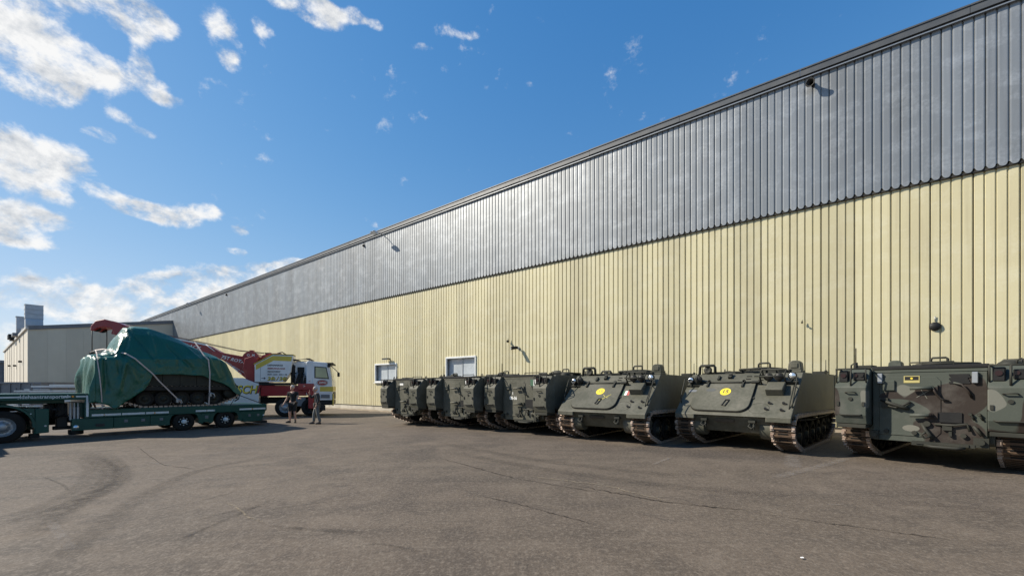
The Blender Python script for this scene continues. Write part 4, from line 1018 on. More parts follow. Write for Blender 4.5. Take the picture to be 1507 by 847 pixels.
GRP = 'tracked armoured carriers parked in a row along the warehouse'
VANE = GL @ Matrix.Translation((0, 0, .0605))
RAMP_D = RMP @ Matrix.Translation((0, 0, .013))
def flag(parent, M, x, y, w, h, red=True):
    f = bpy.data.objects
    a = rect(parent, M, x, y, x+w/3-.002, y+h, .004, MATS['flag_green'], 'flag_band'); b = rect(parent, M, x+w/3, y, x+2*w/3, y+h, .0045, MARKW, 'flag_band')
    if red: rect(parent, M, x+2*w/3+.002, y, x+w, y+h, .004, MATS['flag_red'], 'flag_band')
paint('pale_olive', (.14, .14, .115), .6); paint('flag_green', (.02, .10, .05), .6, amt=.3); paint('flag_red', (.45, .06, .05), .6, amt=.4, dirt=(.4, .25, .22))

t1, r1, v1 = carrier('olive carrier seen from behind, farthest left of the row by the white-framed window', (-2.58, 18.43, -.06), -42, 'olive', OLIVE, GRP)
rect(r1, RMP, -.38, 1.60, -.14, 1.68, .016, MARKW, 'white_plate'); rect(r1, RMP, -.34, 1.69, -.29, 1.73, .016, BLACKM, 'lug'); rect(r1, RMP, -.22, 1.69, -.17, 1.73, .016, BLACKM, 'lug')
t2, r2, v2 = carrier('olive carrier seen from behind, second of the row, without painted letters', (-.27, 16.54, -.03), -42.5, 'olive', OLIVE, GRP)
rect(r2, RMP, .46, 1.60, .58, 1.72, .016, MARKW, 'white_plate')
rect(r2, RMP, .24, .84, .46, 1.04, .022, BLACKM, 'black_patch')
t3, r3, v3 = carrier('olive carrier seen from behind with white stencilled letters on its ramp', (1.95, 14.94, -.01), -42, 'olive', OLIVE, GRP)
text('I', .11, MARKW, r3, RAMP_D @ Matrix.Translation((-.32, 1.28, .002)), bold=.006)
text('00-16', .13, MARKW, r3, RAMP_D @ Matrix.Translation((-.30, 1.13, .002)), bold=.008)
flag(r3, RMP, .40, 1.52, .36, .20, False)
disc(r3, RMP, .70, 1.62, .075, MATS['flag_red'], 'red_emblem', .010)
rect(r3, RMP, .22, .86, .52, 1.10, .024, BLACKM, 'black_patch')
rect(r1, RMP, .10, .88, .26, 1.06, .024, BLACKM, 'black_patch')

t4, r4, v4 = carrier('olive carrier facing front with a scrawled yellow disc and red chalk mark', (3.83, 12.84, -.02), -219.5, 'olive', OLIVE, GRP)
disc(v4, VANE, -.20, .74, .125, YELLOW, 'yellow_disc'); text('15', .15, YFAINT, v4, VANE @ Matrix.Translation((-.20, .74, .0035)) @ Matrix.Rotation(R(8), 4, 'Z'), bold=.004)
stroke(v4, VANE, [(-.05, .60), (.02, .53), (.10, .50)], .018, YFAINT, 'chalk_mark'); stroke(v4, VANE, [(-.02, .44), (.08, .56), (.16, .62)], .018, YFAINT, 'chalk_mark'); stroke(v4, VANE, [(-.12, .40), (.0, .48), (.12, .58)], .02, YFAINT, 'chalk_mark')
flag(t4, GL @ Matrix.Translation((0, 0, .001)), .43, .66, .20, .17)
rect(t4, GL, .54, .87, .68, .915, .003, YFAINT, 'chalk_mark')
for pts in ([(-1.22, .34), (-1.02, .24)], [(-1.20, .24), (-1.0, .34)], [(-1.12, .36), (-1.08, .20)], [(-1.24, .21), (-.98, .20)]): stroke(t4, GL, pts, .022, REDF, 'red_chalk_mark')
stroke(t4, GL, [(-1.16, .66), (-.98, .66), (-.98, .80), (-1.16, .80), (-1.16, .66)], .014, YFAINT, 'chalk_outline')
t5, r5, v5 = carrier('olive carrier facing front with the clear number 15 on a yellow disc', (6.82, 11.40, -.01), -226.5, 'olive', OLIVE, GRP)
disc(v5, VANE, -.22, .74, .125, YELLOW, 'yellow_disc'); text('15', .16, DKTXT, v5, VANE @ Matrix.Translation((-.22, .74, .0035)), bold=.003)
stroke(t5, GL, [(-1.16, .50), (-1.0, .68)], .025, YFAINT, 'chalk_mark'); stroke(t5, GL, [(-1.14, .68), (-.93, .66), (-1.10, .50)], .02, YFAINT, 'chalk_mark'); stroke(t5, GL, [(-1.02, .48), (-1.06, .62)], .025, YFAINT, 'chalk_mark')
rect(t5, GL, -1.16, .78, -.96, .86, .006, GREYBOX, 'blank_plate')
disc(t5, GL, .62, .74, .15, BLUEGREY, 'patched_paint', .003, .55)
disc(v5, VANE, -.58, .80, .12, MATS['patch_grey'], 'patched_paint', .002, .5)
t6, r6, v6 = carrier('camouflaged carrier seen from behind, nearest and rightmost of the row', (9.70, 9.22, 0), -53.0, 'camo', CAMO, GRP)
t6.scale = (1, 1, 1.01)
for x in (-.68, .58): rect(r6, RMP, x, 1.54, x+.075, 1.735, .06, ZINC, 'ramp_hinge_cover', .008)
rect(r6, RMP, -.30, 1.55, -.08, 1.68, .018, YFAINT2, 'yellow_plate'); rect(r6, RMP, -.285, 1.60, -.095, 1.668, .021, BLACKM, 'black_panel'); disc(r6, RMP, -.19, 1.634, .018, YELLOW, 'plate_symbol', .0225)
m = MB(); m.X = RMP
for i in range(5): m.b2((.30+.02*(i % 2), 1.535+i*.034, .0), (.56-.015*(i % 3), 1.567+i*.034, .015))
m.build('painted_over_plate', BLACKM, r6)
rect(r6, RMP, .16, .84, .46, 1.02, .024, BLACKM, 'black_patch')
disc(r6, RMP, -.20, .70, .12, MATS['pale_olive'], 'pale_patch', .014, .5)
m = MB(); m.X = RMP; m.tube([(-.62, 1.22, .03), (-.48, 1.16, .10), (-.32, 1.10, .09), (-.22, 1.06, .05)], .03, 8); m.tube([(-.56, 1.12, .03), (-.40, 1.08, .08), (-.28, 1.14, .06), (-.20, 1.20, .05)], .022, 8); m.b2((-.62, 1.08, 0), (-.52, 1.26, .06))
m.build('step_bracket', OLIVE_D, r6)
stroke(r6, RAMP_D, [(-.12, 1.28), (.06, 1.42)], .010, MATS['pale_olive'], 'chalk_mark'); stroke(r6, RAMP_D, [(-.06, 1.42), (.02, 1.26)], .008, MATS['pale_olive'], 'chalk_mark')

# ------------------------------------------------------------------ low loader trailer and its tractor
TO = Vector((-12.87, 16.30, -.25)); TYAW = math.atan2(.813, .58)     # local x rearwards along the trailer, local y away from the yard, z from the ground
def tyre(parent, x, y, r, w, side, rimm, name='wheel', hubm=None, lug=8):
    o = MB().lathe((0, 0, 0), (0, side, 0), [(r*.58, 0), (r*.9, 0), (r*.985, .03), (r, .07), (r, w-.07), (r*.985, w-.03), (r*.9, w), (r*.58, w)], 28).build(name, RUBBER, parent)
    o.location = (x, y, r)
    MB().lathe((0, 0, 0), (0, side, 0), [(r*.6, .0), (r*.57, .015), (r*.53, .10), (r*.30, .09), (r*.27, .05), (0, .05)], 24).build('rim', rimm, o)
    h = MB().lathe((0, 0, 0), (0, side, 0), [(r*.26, .06), (r*.24, -.03), (r*.18, -.05), (0, -.05)], 16)
    for i in range(lug):
        a = 2*math.pi*i/lug; h.cyl((r*.40*math.cos(a), side*.10, r*.40*math.sin(a)), (r*.40*math.cos(a), side*.06, r*.40*math.sin(a)), r*.055, n=6)
    h.build('hub', hubm or rimm, o)
    return o
def trailer():
    t = thing('low_loader_trailer', 'green two-axle low loader trailer with stepped gooseneck and white side stripe', 'trailer', TO, TYAW)
    u0, u1 = -2.70, 3.04
    AX = (0.0, 1.43)
    m = MB(); m.b2((u0, .03, .66), (u1, 2.47, .915)); m.b2((u0, .0, .67), (u1-.003, .03, .945)); m.b2((u0, 2.47, .67), (u1-.003, 2.5, .945)); m.build('bed', GREEN_T, t, .01)
    n = 8
    for i in range(n):
        a, b = u0+.06+i*(u1-u0-.1)/n, u0+.06+(i+1)*(u1-u0-.1)/n-.012; MB().b2((a, .06, .917), (b, 2.44, .953)).build('deck_plate', GREEN_T, t, .006)
    # reflective stripe in segments
    segs = [(-2.60, -2.31), (-2.27, -1.86), (-1.83, -1.20), (-1.17, -.93), (-.91, -.50), (.36, .72), (.75, .98), (1.0, 1.02), (1.93, 2.42), (2.46, 2.98)]
    for a, b in segs: MB().b2((a, -.008, .725), (b, -.001, .795)).build('reflective_stripe', STRIPE, t)
    for a in (-2.29, -.92, .735, 2.44): MB().cyl((a, .0, .76), (a, -.02, .76), .022, n=10).build('side_marker', LENS if a in (-2.29, .735) else AMBER, t)
    # gooseneck and riser
    g = MB(); g.b2((-7.3, .0, 1.30), (-2.66, 2.5, 1.51)); g.b2((-7.3, .3, 1.19), (-3.2, 2.2, 1.30)); gn = g.build('gooseneck', GREEN_T, t, .012)
    r = MB(); r.b2((-2.77, .0, .66), (-2.64, 2.5, 1.298)); r.b2((-2.95, .25, .70), (-2.77, 2.25, 1.19)); rs = r.build('riser', GREEN_T, t, .008)
    MB().b2((-2.735, -.008, .72), (-2.675, -.001, 1.44)).build('reflective_stripe', STRIPE, rs)
    for a, b in ((-6.9, -4.9), (-4.72, -4.18), (-3.28, -3.10), (-2.98, -2.74)): MB().b2((a, -.008, 1.385), (b, -.001, 1.43)).build('reflective_stripe', STRIPE, gn)
    MB().cyl((-3.05, 0, 1.41), (-3.05, -.02, 1.41), .03, n=10).build('side_marker', AMBER, gn)
    text('gldehaantransport.nl', .155, STRIPE, gn, frame((-3.70, -.003, 1.41), (1, 0, 0), (0, 0, 1)), bold=.003, xs=.86)
    # side lockers / skirts
    def sk(a, b, zb0, zb1, name='side_locker'):
        p = MB(); p.prism([(a, .655), (b, .655), (b, zb1), (a, zb0)], 'y', .02, .30); return p.build(name, GREEN_T, t, .008)
    l1 = sk(-3.09+.02, -2.05, .26, .26); l2 = sk(-2.04, -1.05, .26, .27); l3 = sk(-1.04, -.50, .27, .27)
    MB().b2((-2.50, .005, .36), (-2.28, .019, .46)).build('vent_slot', DARKGAP, l1)
    MB().lathe((-2.97, .02, .38), (0, -1, 0), [(.0, .05), (.05, .04), (.075, .0)], 14).build('front_lamp', LENS, l1)
    for lk, xs in ((l2, (-1.72, -1.25)), (l3, (-.72,))):
        for x in xs: 
            q = MB(); q.b2((x-.05, .005, .46), (x+.05, .019, .56)); q.b2((x-.02, -.01, .47), (x+.035, .005, .54)); q.build('lashing_socket', GREYBOX, lk)
    # arches over the two wheels
    for cx in AX:
        R0, R1 = .47, .62
        p = arc((cx, .36), R1, R(190), R(-10), 14); q = arc((cx, .36), R0, R(-10), R(190), 14)
        p = [(x, min(z, .662)) for x, z in p]; q = [(x, min(z, .655)) for x, z in q]
        a = MB()
        for i in range(14):
            j = 14-i
            if abs(p[i][1]-q[j][1])+abs(p[i][0]-q[j][0]) < .01: continue
            a.prism([p[i], p[i+1], q[j-1], q[j]], 'y', .012, .42)
        a.build('mudguard', GREEN_T, t)
    mp = sk(.56, .90, .30, .30, 'side_locker')
    q = MB(); q.b2((.68, .005, .44), (.79, .019, .56)); q.b2((.71, -.008, .46), (.77, .005, .53)); q.build('lashing_socket', GREYBOX, mp)
    tail = MB(); tail.prism([(2.0, .655), (3.0, .655), (2.93, .42), (2.80, .22), (2.12, .20), (2.0, .40)], 'y', .02, .35); tb = tail.build('tail_skirt', GREEN_T, t, .008)
    for x in (2.33, 2.68): 
        q = MB(); q.b2((x-.045, .004, .43), (x+.045, .019, .53)); q.b2((x-.02, -.008, .45), (x+.02, .004, .51)); q.build('lashing_socket', GREYBOX, tb)
    MB().cyl((2.9, .02, .46), (2.9, .0, .46), .035, n=10).build('side_marker', STRIPE, tb)
    q = MB(); q.b2((2.78, .0, .10), (3.06, 2.5, .22)); q.b2((2.9, .3, .2), (3.0, .5, .66)); q.b2((2.9, 2.0, .2), (3.0, 2.2, .66)); q.build('rear_bumper', BLACKM, t, .02)
    f = MB(); f.b2((-2.6, .75, .35), (2.9, .95, .66)); f.b2((-2.6, 1.55, .35), (2.9, 1.75, .66))
    for cx in AX: f.cyl((cx, .2, .36), (cx, 2.3, .36), .07)
    f.build('chassis', BLACKM, t)
    for cx in AX:
        tyre(t, cx, .05, .36, .28, 1, BLACKM, hubm=STRIPE); tyre(t, cx, 2.45, .36, .28, -1, BLACKM, hubm=STRIPE)
    # support legs and hydraulics under the neck
    leg = MB(); leg.b2((-3.38, .35, .38), (-3.12, .62, 1.19)); leg.b2((-3.45, .40, .30), (-3.05, .58, .42)); leg.b2((-3.42, 1.9, .38), (-3.14, 2.15, 1.19)); [q.build('support_leg', BLACKM, t, .015) for q in leg.split()]
    ft = MB(); ft.lathe((-2.93, .35, .0), (0, 0, 1), [(0, .12), (.17, .12), (.19, .15), (.19, .28), (.1, .30), (.08, .5)], 18); ft.build('support_foot', BLACKM, t)
    for x, z0 in ((-3.08, .62), (-2.99, .60), (-2.90, .62)):
        c = MB(); c.cyl((x, .18, z0), (x, .18, 1.05), .038, n=10); c.cyl((x, .18, 1.05), (x, .18, 1.2), .022, n=8); c.build('hydraulic_cylinder', ZINC, t)
    for k in range(6):
        rnd = random.Random(k); x = -3.55+.07*k
        MB().tube([(x, .3, 1.19), (x+rnd.uniform(-.1, .1), .2, .95), (x-.1+rnd.uniform(-.1, .1), .22, .75), (x+rnd.uniform(-.1, .1), .3, .62+.03*k), (x+.15, .4, .85)], .016).build('hose', [RUBBER, RUBBER, BLACKM][k % 3], t)
    b = MB(); b.b2((-3.62, .55, .78), (-3.4, .9, 1.15)); b.b2((-3.1, .5, .52), (-2.8, 1.1, .72)); b.cyl((-3.55, .3, .98), (-3.35, .3, .98), .07, n=12); [q.build('valve_block', BLACKM, t, .01) for q in b.split()]
    return t
trailer()

def tractor():
    t = thing('tractor_unit', 'green truck tractor at the left edge coupled under the trailer gooseneck', 'truck', TO, TYAW)
    hx = -4.55
    c = MB(); c.b2((-9.4, .80, .62), (-3.62, .98, .90)); c.b2((-9.4, 1.52, .62), (-3.62, 1.70, .90)); c.b2((-3.75, .80, .62), (-3.62, 1.70, .90)); c.build('chassis', BLACKM, t)
    MB().lathe((-4.6, 1.25, .95), (0, 0, 1), [(.5, 0), (.5, .12), (.1, .2), (0, .2)], 24).build('coupling_plate', BLACKM, t)
    for y, sd in ((.0, 1), (2.5, -1)):
        tyre(t, hx, y, .50, .58, sd, ZINC, lug=10); tyre(t, -8.25, y, .50, .32, sd, ZINC, lug=10)
        g = MB(); p = arc((hx, .5), .68, R(-5), R(185), 16); q = arc((hx, .5), .62, R(185), R(-5), 16)
        for i in range(16): g.prism([p[i], p[i+1], q[15-i], q[16-i]], 'y', y-.02*sd, y+.62*sd)
        g.build('mudguard', GREEN_T, t)
        # corner fill behind the wheel, then a toolbox
        k = MB(); e = arc((hx, .5), .685, R(-20), R(52), 8); poly = [(-3.885, 1.05), (hx+.42, 1.05)] + e[::-1] + [(-3.885, .22)]
        k.prism(poly, 'y', y, y+.4*sd); cv = k.build('side_cover', GREEN_T, t, .008)
        k = MB(); k.prism([(-3.875, 1.04), (-3.58, 1.02), (-3.58, .26), (-3.875, .24)], 'y', y, y+.5*sd); bx = k.build('tool_box', GREEN_T, t, .012)
        for x in (-4.02, -3.97): MB().cyl((x, y, .88), (x, y-.012*sd, .88), .018, n=8).build('reflector', STRIPE, cv)
        MB().cyl((-3.66, y, .48), (-3.66, y-.02*sd, .48), .03, n=8).build('lock', ZINC, bx)
        k = MB(); k.b2((-3.98, y+.02*sd, .12), (-3.78, y+.45*sd, .23)); k.build('mud_flap', RUBBER, t)
        k = MB(); k.b2((-7.5, y+.03*sd, .35), (-5.35, y+.55*sd, .95)); k.build('fuel_tank', ZINC, t, .08, 3)
    cb = MB(); cb.prism([(-6.95, .95), (-6.95, 3.35), (-7.3, 3.55), (-8.9, 3.4), (-9.25, 2.2), (-9.3, .45), (-8.85, .45), (-8.8, .95), (-7.7, .95)], 'y', .02, 2.48); c2 = cb.build('cab', GREEN_T, t, .05, 2)
    for y in (.012, 2.48): MB().prism([(-7.9, 2.0), (-8.95, 2.0), (-8.75, 2.75), (-7.9, 2.75)], 'y', y, y+.008).build('side_window', CABGLASS, c2)
    w = MB(); w.add([(-9.27, .25, 2.15), (-9.27, 2.25, 2.15), (-8.96, 2.25, 3.2), (-8.96, .25, 3.2)], [(0, 3, 2, 1)]); w.build('windscreen', CABGLASS, c2)
    b = MB(); b.b2((-9.45, .0, .3), (-9.2, 2.5, .75)); b.build('bumper', GREEN_T, t, .03)
    MB().b2((-6.9, .3, 1.0), (-6.75, 2.2, 3.2)).build('air_deflector', GREEN_T, t, .03)
tractor()

# ------------------------------------------------------------------ the tracked vehicle on the trailer, its tarpaulin and straps
def loaded():
    t = thing('tracked_vehicle', 'tracked vehicle standing on the trailer, mostly hidden by a green tarpaulin', 'armoured vehicle', TO, TYAW)
    z0 = .955
    m = MB(); m.prism([(-2.3, 1.95), (-2.2, 2.62), (1.3, 2.66), (1.95, 1.7), (1.9, 1.62), (-2.2, 1.62)], 'y', .14, 2.36); m.prism([(-2.2, 1.62), (1.85, 1.62), (1.6, 1.15), (-2.0, 1.15)], 'y', .52, 1.98)
    h = m.build('hull', OLIVE_D, t, .01)
    for i in range(5):
        a = -1.2+i*.54; MB().b2((a, .08, 1.76), (a+.53, .135, 2.22)).build('side_panel', OLIVE_D, h, .006)
    MB().b2((-1.6, .06, 1.60), (1.7, .13, 1.75)).build('side_skirt', BLACKM, h)
    sup = MB(); sup.prism([(-1.85, 2.6), (-1.45, 3.55), (-.6, 3.6), (1.2, 2.7)], 'y', .55, 1.95); sup.build('superstructure', OLIVE_D, h)
    wm = wheel_mesh(OLIVE_D)
    H, P = belt([(-1.75, z0+.50, .26), (1.66, z0+.52, .24), (-1.18, z0+.315, .29), (1.06, z0+.315, .29)], .15)
    sm = shared('shoe', shoe_mesh)
    for y, s_ in ((.33, -1), (2.17, 1)):
        for i in range(5):
            o = link('road_wheel', wm, t); o.matrix_basis = Matrix.Translation((-1.15+i*.553, y, z0+.315)) @ Matrix.Rotation(R(90)*s_, 4, 'Z') @ Matrix.Scale(.92, 4)
        o = MB().lathe((0, 0, 0), (0, 1, 0), [(0, -.12), (.2, -.12), (.24, -.05), (.24, .05), (.2, .12), (0, .12)], 22).build('sprocket', OLIVE_D, t); o.location = (1.66, y, z0+.52)
        o = MB().lathe((0, 0, 0), (0, 1, 0), [(0, -.12), (.2, -.12), (.25, -.05), (.25, .05), (.2, .12), (0, .12)], 22).build('idler_wheel', OLIVE_D, t); o.location = (-1.75, y, z0+.50)
        b = MB(); n = len(H); vs = []
        for p in H: vs += [(p[0], y-.14, p[1]), (p[0], y+.14, p[1])]
        tr = b.add(vs, [(2*i, 2*i+1, 2*((i+1) % n)+1, 2*((i+1) % n)) for i in range(n)]).build('track', RUBBER, t)
        for p, u in P:
            o = link('track_shoe', sm, tr); nn = Vector((u.y, -u.x))
            o.matrix_basis = Matrix(((0, u.x, nn.x, p.x), (1, 0, 0, y), (0, u.y, nn.y, p.y), (0, 0, 0, 1)))
    f = MB()
    for k, (x, y, z) in enumerate(((-2.45, .5, 1.35), (-2.5, .9, 1.30), (-2.42, 1.3, 1.36), (-2.48, 1.7, 1.30))): f.tube([(x+.2, y, 1.5), (x, y, z+.2), (x-.1, y-.1, z), (x, y-.15, 1.0)], .03)
    f.b2((-2.45, .4, 1.15), (-2.2, 2.1, 1.30)); [q.build('front_fitting', STEEL, t) for q in f.split()]
    f = MB(); f.b2((1.85, .5, 1.2), (2.05, .75, 1.4)); f.b2((1.85, 1.7, 1.2), (2.05, 1.95, 1.4)); f.tube([(1.9, .5, 1.5), (2.1, .45, 1.35), (2.05, .4, 1.2), (1.9, .42, 1.1)], .025); [q.build('rear_fitting', BLACKM, t) for q in f.split()]
loaded()

def lerp_tab(tab, u):
    if u <= tab[0][0]: return tab[0][1]
    for (a, va), (b, vb) in zip(tab[:-1], tab[1:]):
        if u <= b:
            t = (u-a)/(b-a); return va+(vb-va)*t
    return tab[-1][1]
def tarpaulin():
    hem = [(-2.55, 1.22), (-2.2, 1.08), (-2.08, .97), (-2.0, .985), (-1.24, 1.62), (-1.06, 1.92), (-1.0, 2.18), (-.4, 2.21), (.0, 2.20), (.62, 2.17), (.68, 2.13), (.76, 2.08), (1.0, 1.97), (1.3, 1.86), (1.52, 1.72), (1.72, 1.47), (1.80, 1.42)]
    edge = [(-2.55, 2.70), (-2.2, 2.76), (-1.7, 2.80), (-.5, 2.84), (.7, 2.92), (1.2, 2.88), (1.45, 2.72), (1.65, 2.3), (1.80, 1.80)]
    rdg = [(-2.55, 2.82), (-2.15, 2.90), (-1.95, 3.10), (-1.72, 3.62), (-1.55, 3.93), (-1.35, 4.03), (-.85, 4.03), (-.4, 3.88), (.1, 3.66), (.7, 3.34), (1.0, 3.18), (1.3, 3.02), (1.52, 2.74), (1.68, 2.36), (1.80, 1.88)]
    us = []; u = -2.52
    while u < 1.79: us.append(u); u += .035
    us.append(1.79)
    def section(u):
        h, e, r = lerp_tab(hem, u), lerp_tab(edge, u), lerp_tab(rdg, u)
        flare = .10*max(0, (2.0-h)) 
        fr = max(0, min(1, (-1.3-u)/.6))
        w = .80-.1*fr
        key = [(-.05-flare, h), (-.05-flare*.5, h+(e-h)*.5), (.0, e-.05), (.06, e+.01), (w*.62, e+(r-e)*.70), (w, r-.06), (1.25, r+.02), (2.5-w, r-.06), (2.5-w*.62, e+(r-e)*.70), (2.40, e), (2.47, e-.10), (2.55, 1.9), (2.58, 1.5)]
        nseg = [16, 16, 4, 11, 6, 6, 6, 6, 7, 4, 4, 3]; out = []
        for k in range(len(key)-1):
            for i in range(nseg[k]):
                t = i/nseg[k]; out.append((key[k][0]+(key[k+1][0]-key[k][0])*t, key[k][1]+(key[k+1][1]-key[k][1])*t))
        return out+[key[-1]]
    FOLDS = [((-1.5, 3.8), (-.48, 2.0), .05, -.05), ((-.95, 3.8), (-.85, 2.2), .07, .03), ((-.45, 3.3), (.58, 2.0), .05, -.05), ((.2, 3.3), (.9, 2.2), .05, .035), ((.75, 3.0), (1.3, 1.7), .06, .05), ((1.2, 2.9), (1.6, 1.6), .05, -.04),
             ((-1.74, 2.66), (-2.05, .97), .05, .06), ((-1.70, 2.60), (-1.35, 1.6), .06, .05), ((-1.72, 2.62), (-1.15, 1.9), .05, .045), ((-2.28, 2.75), (-2.22, 1.05), .05, -.06), ((-2.38, 2.75), (-2.42, 1.1), .05, .05), ((-1.95, 2.75), (-1.75, 1.2), .05, -.04),
             ((-1.95, 2.8), (-1.6, 3.9), .04, .05), ((-1.80, 2.8), (-1.42, 4.0), .04, -.05), ((-2.15, 2.85), (-1.75, 3.6), .04, .05), ((.1, 2.9), (.3, 2.2), .05, .03), ((-.2, 2.85), (-.15, 2.2), .06, -.03)]
    def wr(u, y, z):
        p = Vector((u, y, z)); a = noise.fractal(p*.9+Vector((3, 1, 7)), 1.0, 2.0, 3)*.03
        for k, ((ua, za), (ub, zb), w_, amp) in enumerate(FOLDS):
            d = Vector((ub-ua, zb-za)); q = Vector((u-ua, z-za)); t = q.dot(d)/d.length_squared
            if -.1 < t < 1.1:
                t = max(0, min(1, t)); e = (q-d*t).length + noise.noise(p*2+Vector((k, 0, 0)))*.03
                a += 1.5*amp*math.exp(-(e/(w_*(.7+.8*t)))**2)*(math.sin(min(1, t*1.2+.12)*3.14159)**.5 if t < .98 else .5)
        if u < -1.2 and y > .2:
            k = min(1, (-1.2-u)/.5); a += k*(.045*max(0, math.sin(y*7.5+noise.noise(p*1.3)*3))**2+noise.noise(p*2.2)*.03)
        # crossing welds of the sheet
        for c in (-.9, .55):
            e = (u-c)/.03; a += .008*math.exp(-e*e)
        return a
    rows = []
    for u in us:
        S_ = section(u); row = []
        for i, (y, z) in enumerate(S_):
            y0, z0 = S_[max(i-1, 0)]; y1, z1 = S_[min(i+1, len(S_)-1)]; n = Vector((0, -(z1-z0), (y1-y0))).normalized()
            n = Vector((0, n.y, n.z)); d = wr(u, y, z); row.append(Vector((u, y, z))+n*d)
        rows.append(row)
    vs = [p for r_ in rows for p in r_]; w = len(rows[0])
    fs = [(j*w+i, (j+1)*w+i, (j+1)*w+i+1, j*w+i+1) for j in range(len(rows)-1) for i in range(w-1)]
    m = MB().add(vs, fs, 0, True)
    # front and rear ends hang from the first and last sections
    for row, sgn, zl in ((rows[0], -1, lambda y: 1.22+.10*math.sin(y*3.1)+.25*max(0, y-1.2)), (rows[-1], 1, lambda y: 1.38)):
        nd = 14; vv = []
        for p in row:
            zb = min(zl(p.y), p.z-.01)
            for k in range(nd+1):
                t = k/nd; q = Vector((p.x+sgn*(.10*math.sin(t*1.57)), p.y, p.z+(zb-p.z)*t))
                q.x += sgn*(noise.noise(q*1.6)*.09+.05*math.sin(q.y*8+q.z*1.5))*min(1, t*3); vv.append(q)
        ff = []
        for i in range(w-1):
            for k in range(nd):
                f = (i*(nd+1)+k, i*(nd+1)+k+1, (i+1)*(nd+1)+k+1, (i+1)*(nd+1)+k); ff.append(f if sgn > 0 else f[::-1])
        m.add(vv, ff, 0, True)
    o = m.build('tarpaulin', TARP); o.location = TO; o.rotation_euler = (0, 0, TYAW)
    so = o.modifiers.new('thickness', 'SOLIDIFY'); so.thickness = .006
    tag(o, 'big green tarpaulin draped over the vehicle on the trailer, glossy at its front slope', 'tarpaulin')
    def top(u, y):
        S_ = section(u)
        for (ya, za), (yb, zb) in zip(S_[:-1], S_[1:]):
            if ya <= y <= yb and yb > ya: return za+(zb-za)*(y-ya)/(yb-ya)
        return S_[0][1]
    def strap(name, label, pts, w=.05):
        P = [Vector(p) for p in pts]; q = []
        for a, b in zip(P[:-1], P[1:]):
            for i in range(8): q.append(a.lerp(b, i/8))
        q.append(P[-1]); vs = []
        for i, p in enumerate(q):
            t = (q[min(i+1, len(q)-1)]-q[max(i-1, 0)]).normalized(); out = Vector((-.35, -.8, .45)).normalized(); sd = t.cross(out).normalized()
            for a, b in ((-1, 0), (1, 0), (1, 1), (-1, 1)): vs.append(p+sd*w/2*a+out*.012*b)
        fs = [(4*i+a, 4*i+(a+1) % 4, 4*i+4+(a+1) % 4, 4*i+4+a) for i in range(len(q)-1) for a in range(4)]
        return vs, fs
    def mk(label, pts, w=.055, ratchet=None):
        t = thing('lashing_strap', label, 'strap', TO, TYAW, 'lashing straps over the tarpaulin')
        vs, fs = strap('', '', pts, w); MB().add(vs, fs, 0, False).build('webbing', STRAP, t)
        if ratchet:
            c = Vector(ratchet); b = MB(); b.box(c, (.07, .06, .16)); b.tube([c+Vector((.0, -.03, .06)), c+Vector((.10, -.06, .02)), c+Vector((.14, -.05, -.08)), c+Vector((.10, -.03, -.14))], .02); b.build('ratchet', ZINC, t)
    mk('pale strap across the tarpaulin front slope and diagonally down to the wheels', [(-2.30, 2.2, 3.02), (-2.28, 1.5, 3.08), (-2.15, .9, 3.10), (-1.72, .02, 2.92), (-1.5, -.10, 2.75), (-1.0, -.14, 2.20), (-.82, -.10, 1.95), (-.1, .0, 1.1)], .042, (-.25, -.05, 1.2))
    mk('white strap hanging down over the tarpaulin near its rear end', [(.56, .80, 3.60), (.60, .45, 3.34), (.66, .04, 2.98), (.76, -.10, 2.83), (.80, -.13, 2.3), (.80, -.10, 1.5), (.80, -.02, .98)], .042, (.82, -.12, 1.42))
    mk('pale strap running down the folded front of the tarpaulin', [(-2.40, .65, 3.02), (-2.42, .35, 2.90), (-2.47, .0, 2.72), (-2.44, -.16, 2.2), (-2.40, -.20, 1.6), (-2.35, -.06, .96)], .03)
    c = thing('lashing_chain', 'dark lashing line from the tarpaulin rear down to the trailer tail', 'chain', TO, TYAW)
    MB().tube([(1.80, .15, 1.44), (2.3, .12, 1.22), (2.9, .08, .96)], .016).build('chain', BLACKM, c)
    MB().tube([(1.85, .2, 1.4), (1.75, .12, 1.15), (1.62, .08, .96)], .012).build('hook_line', BLACKM, c)
tarpaulin()

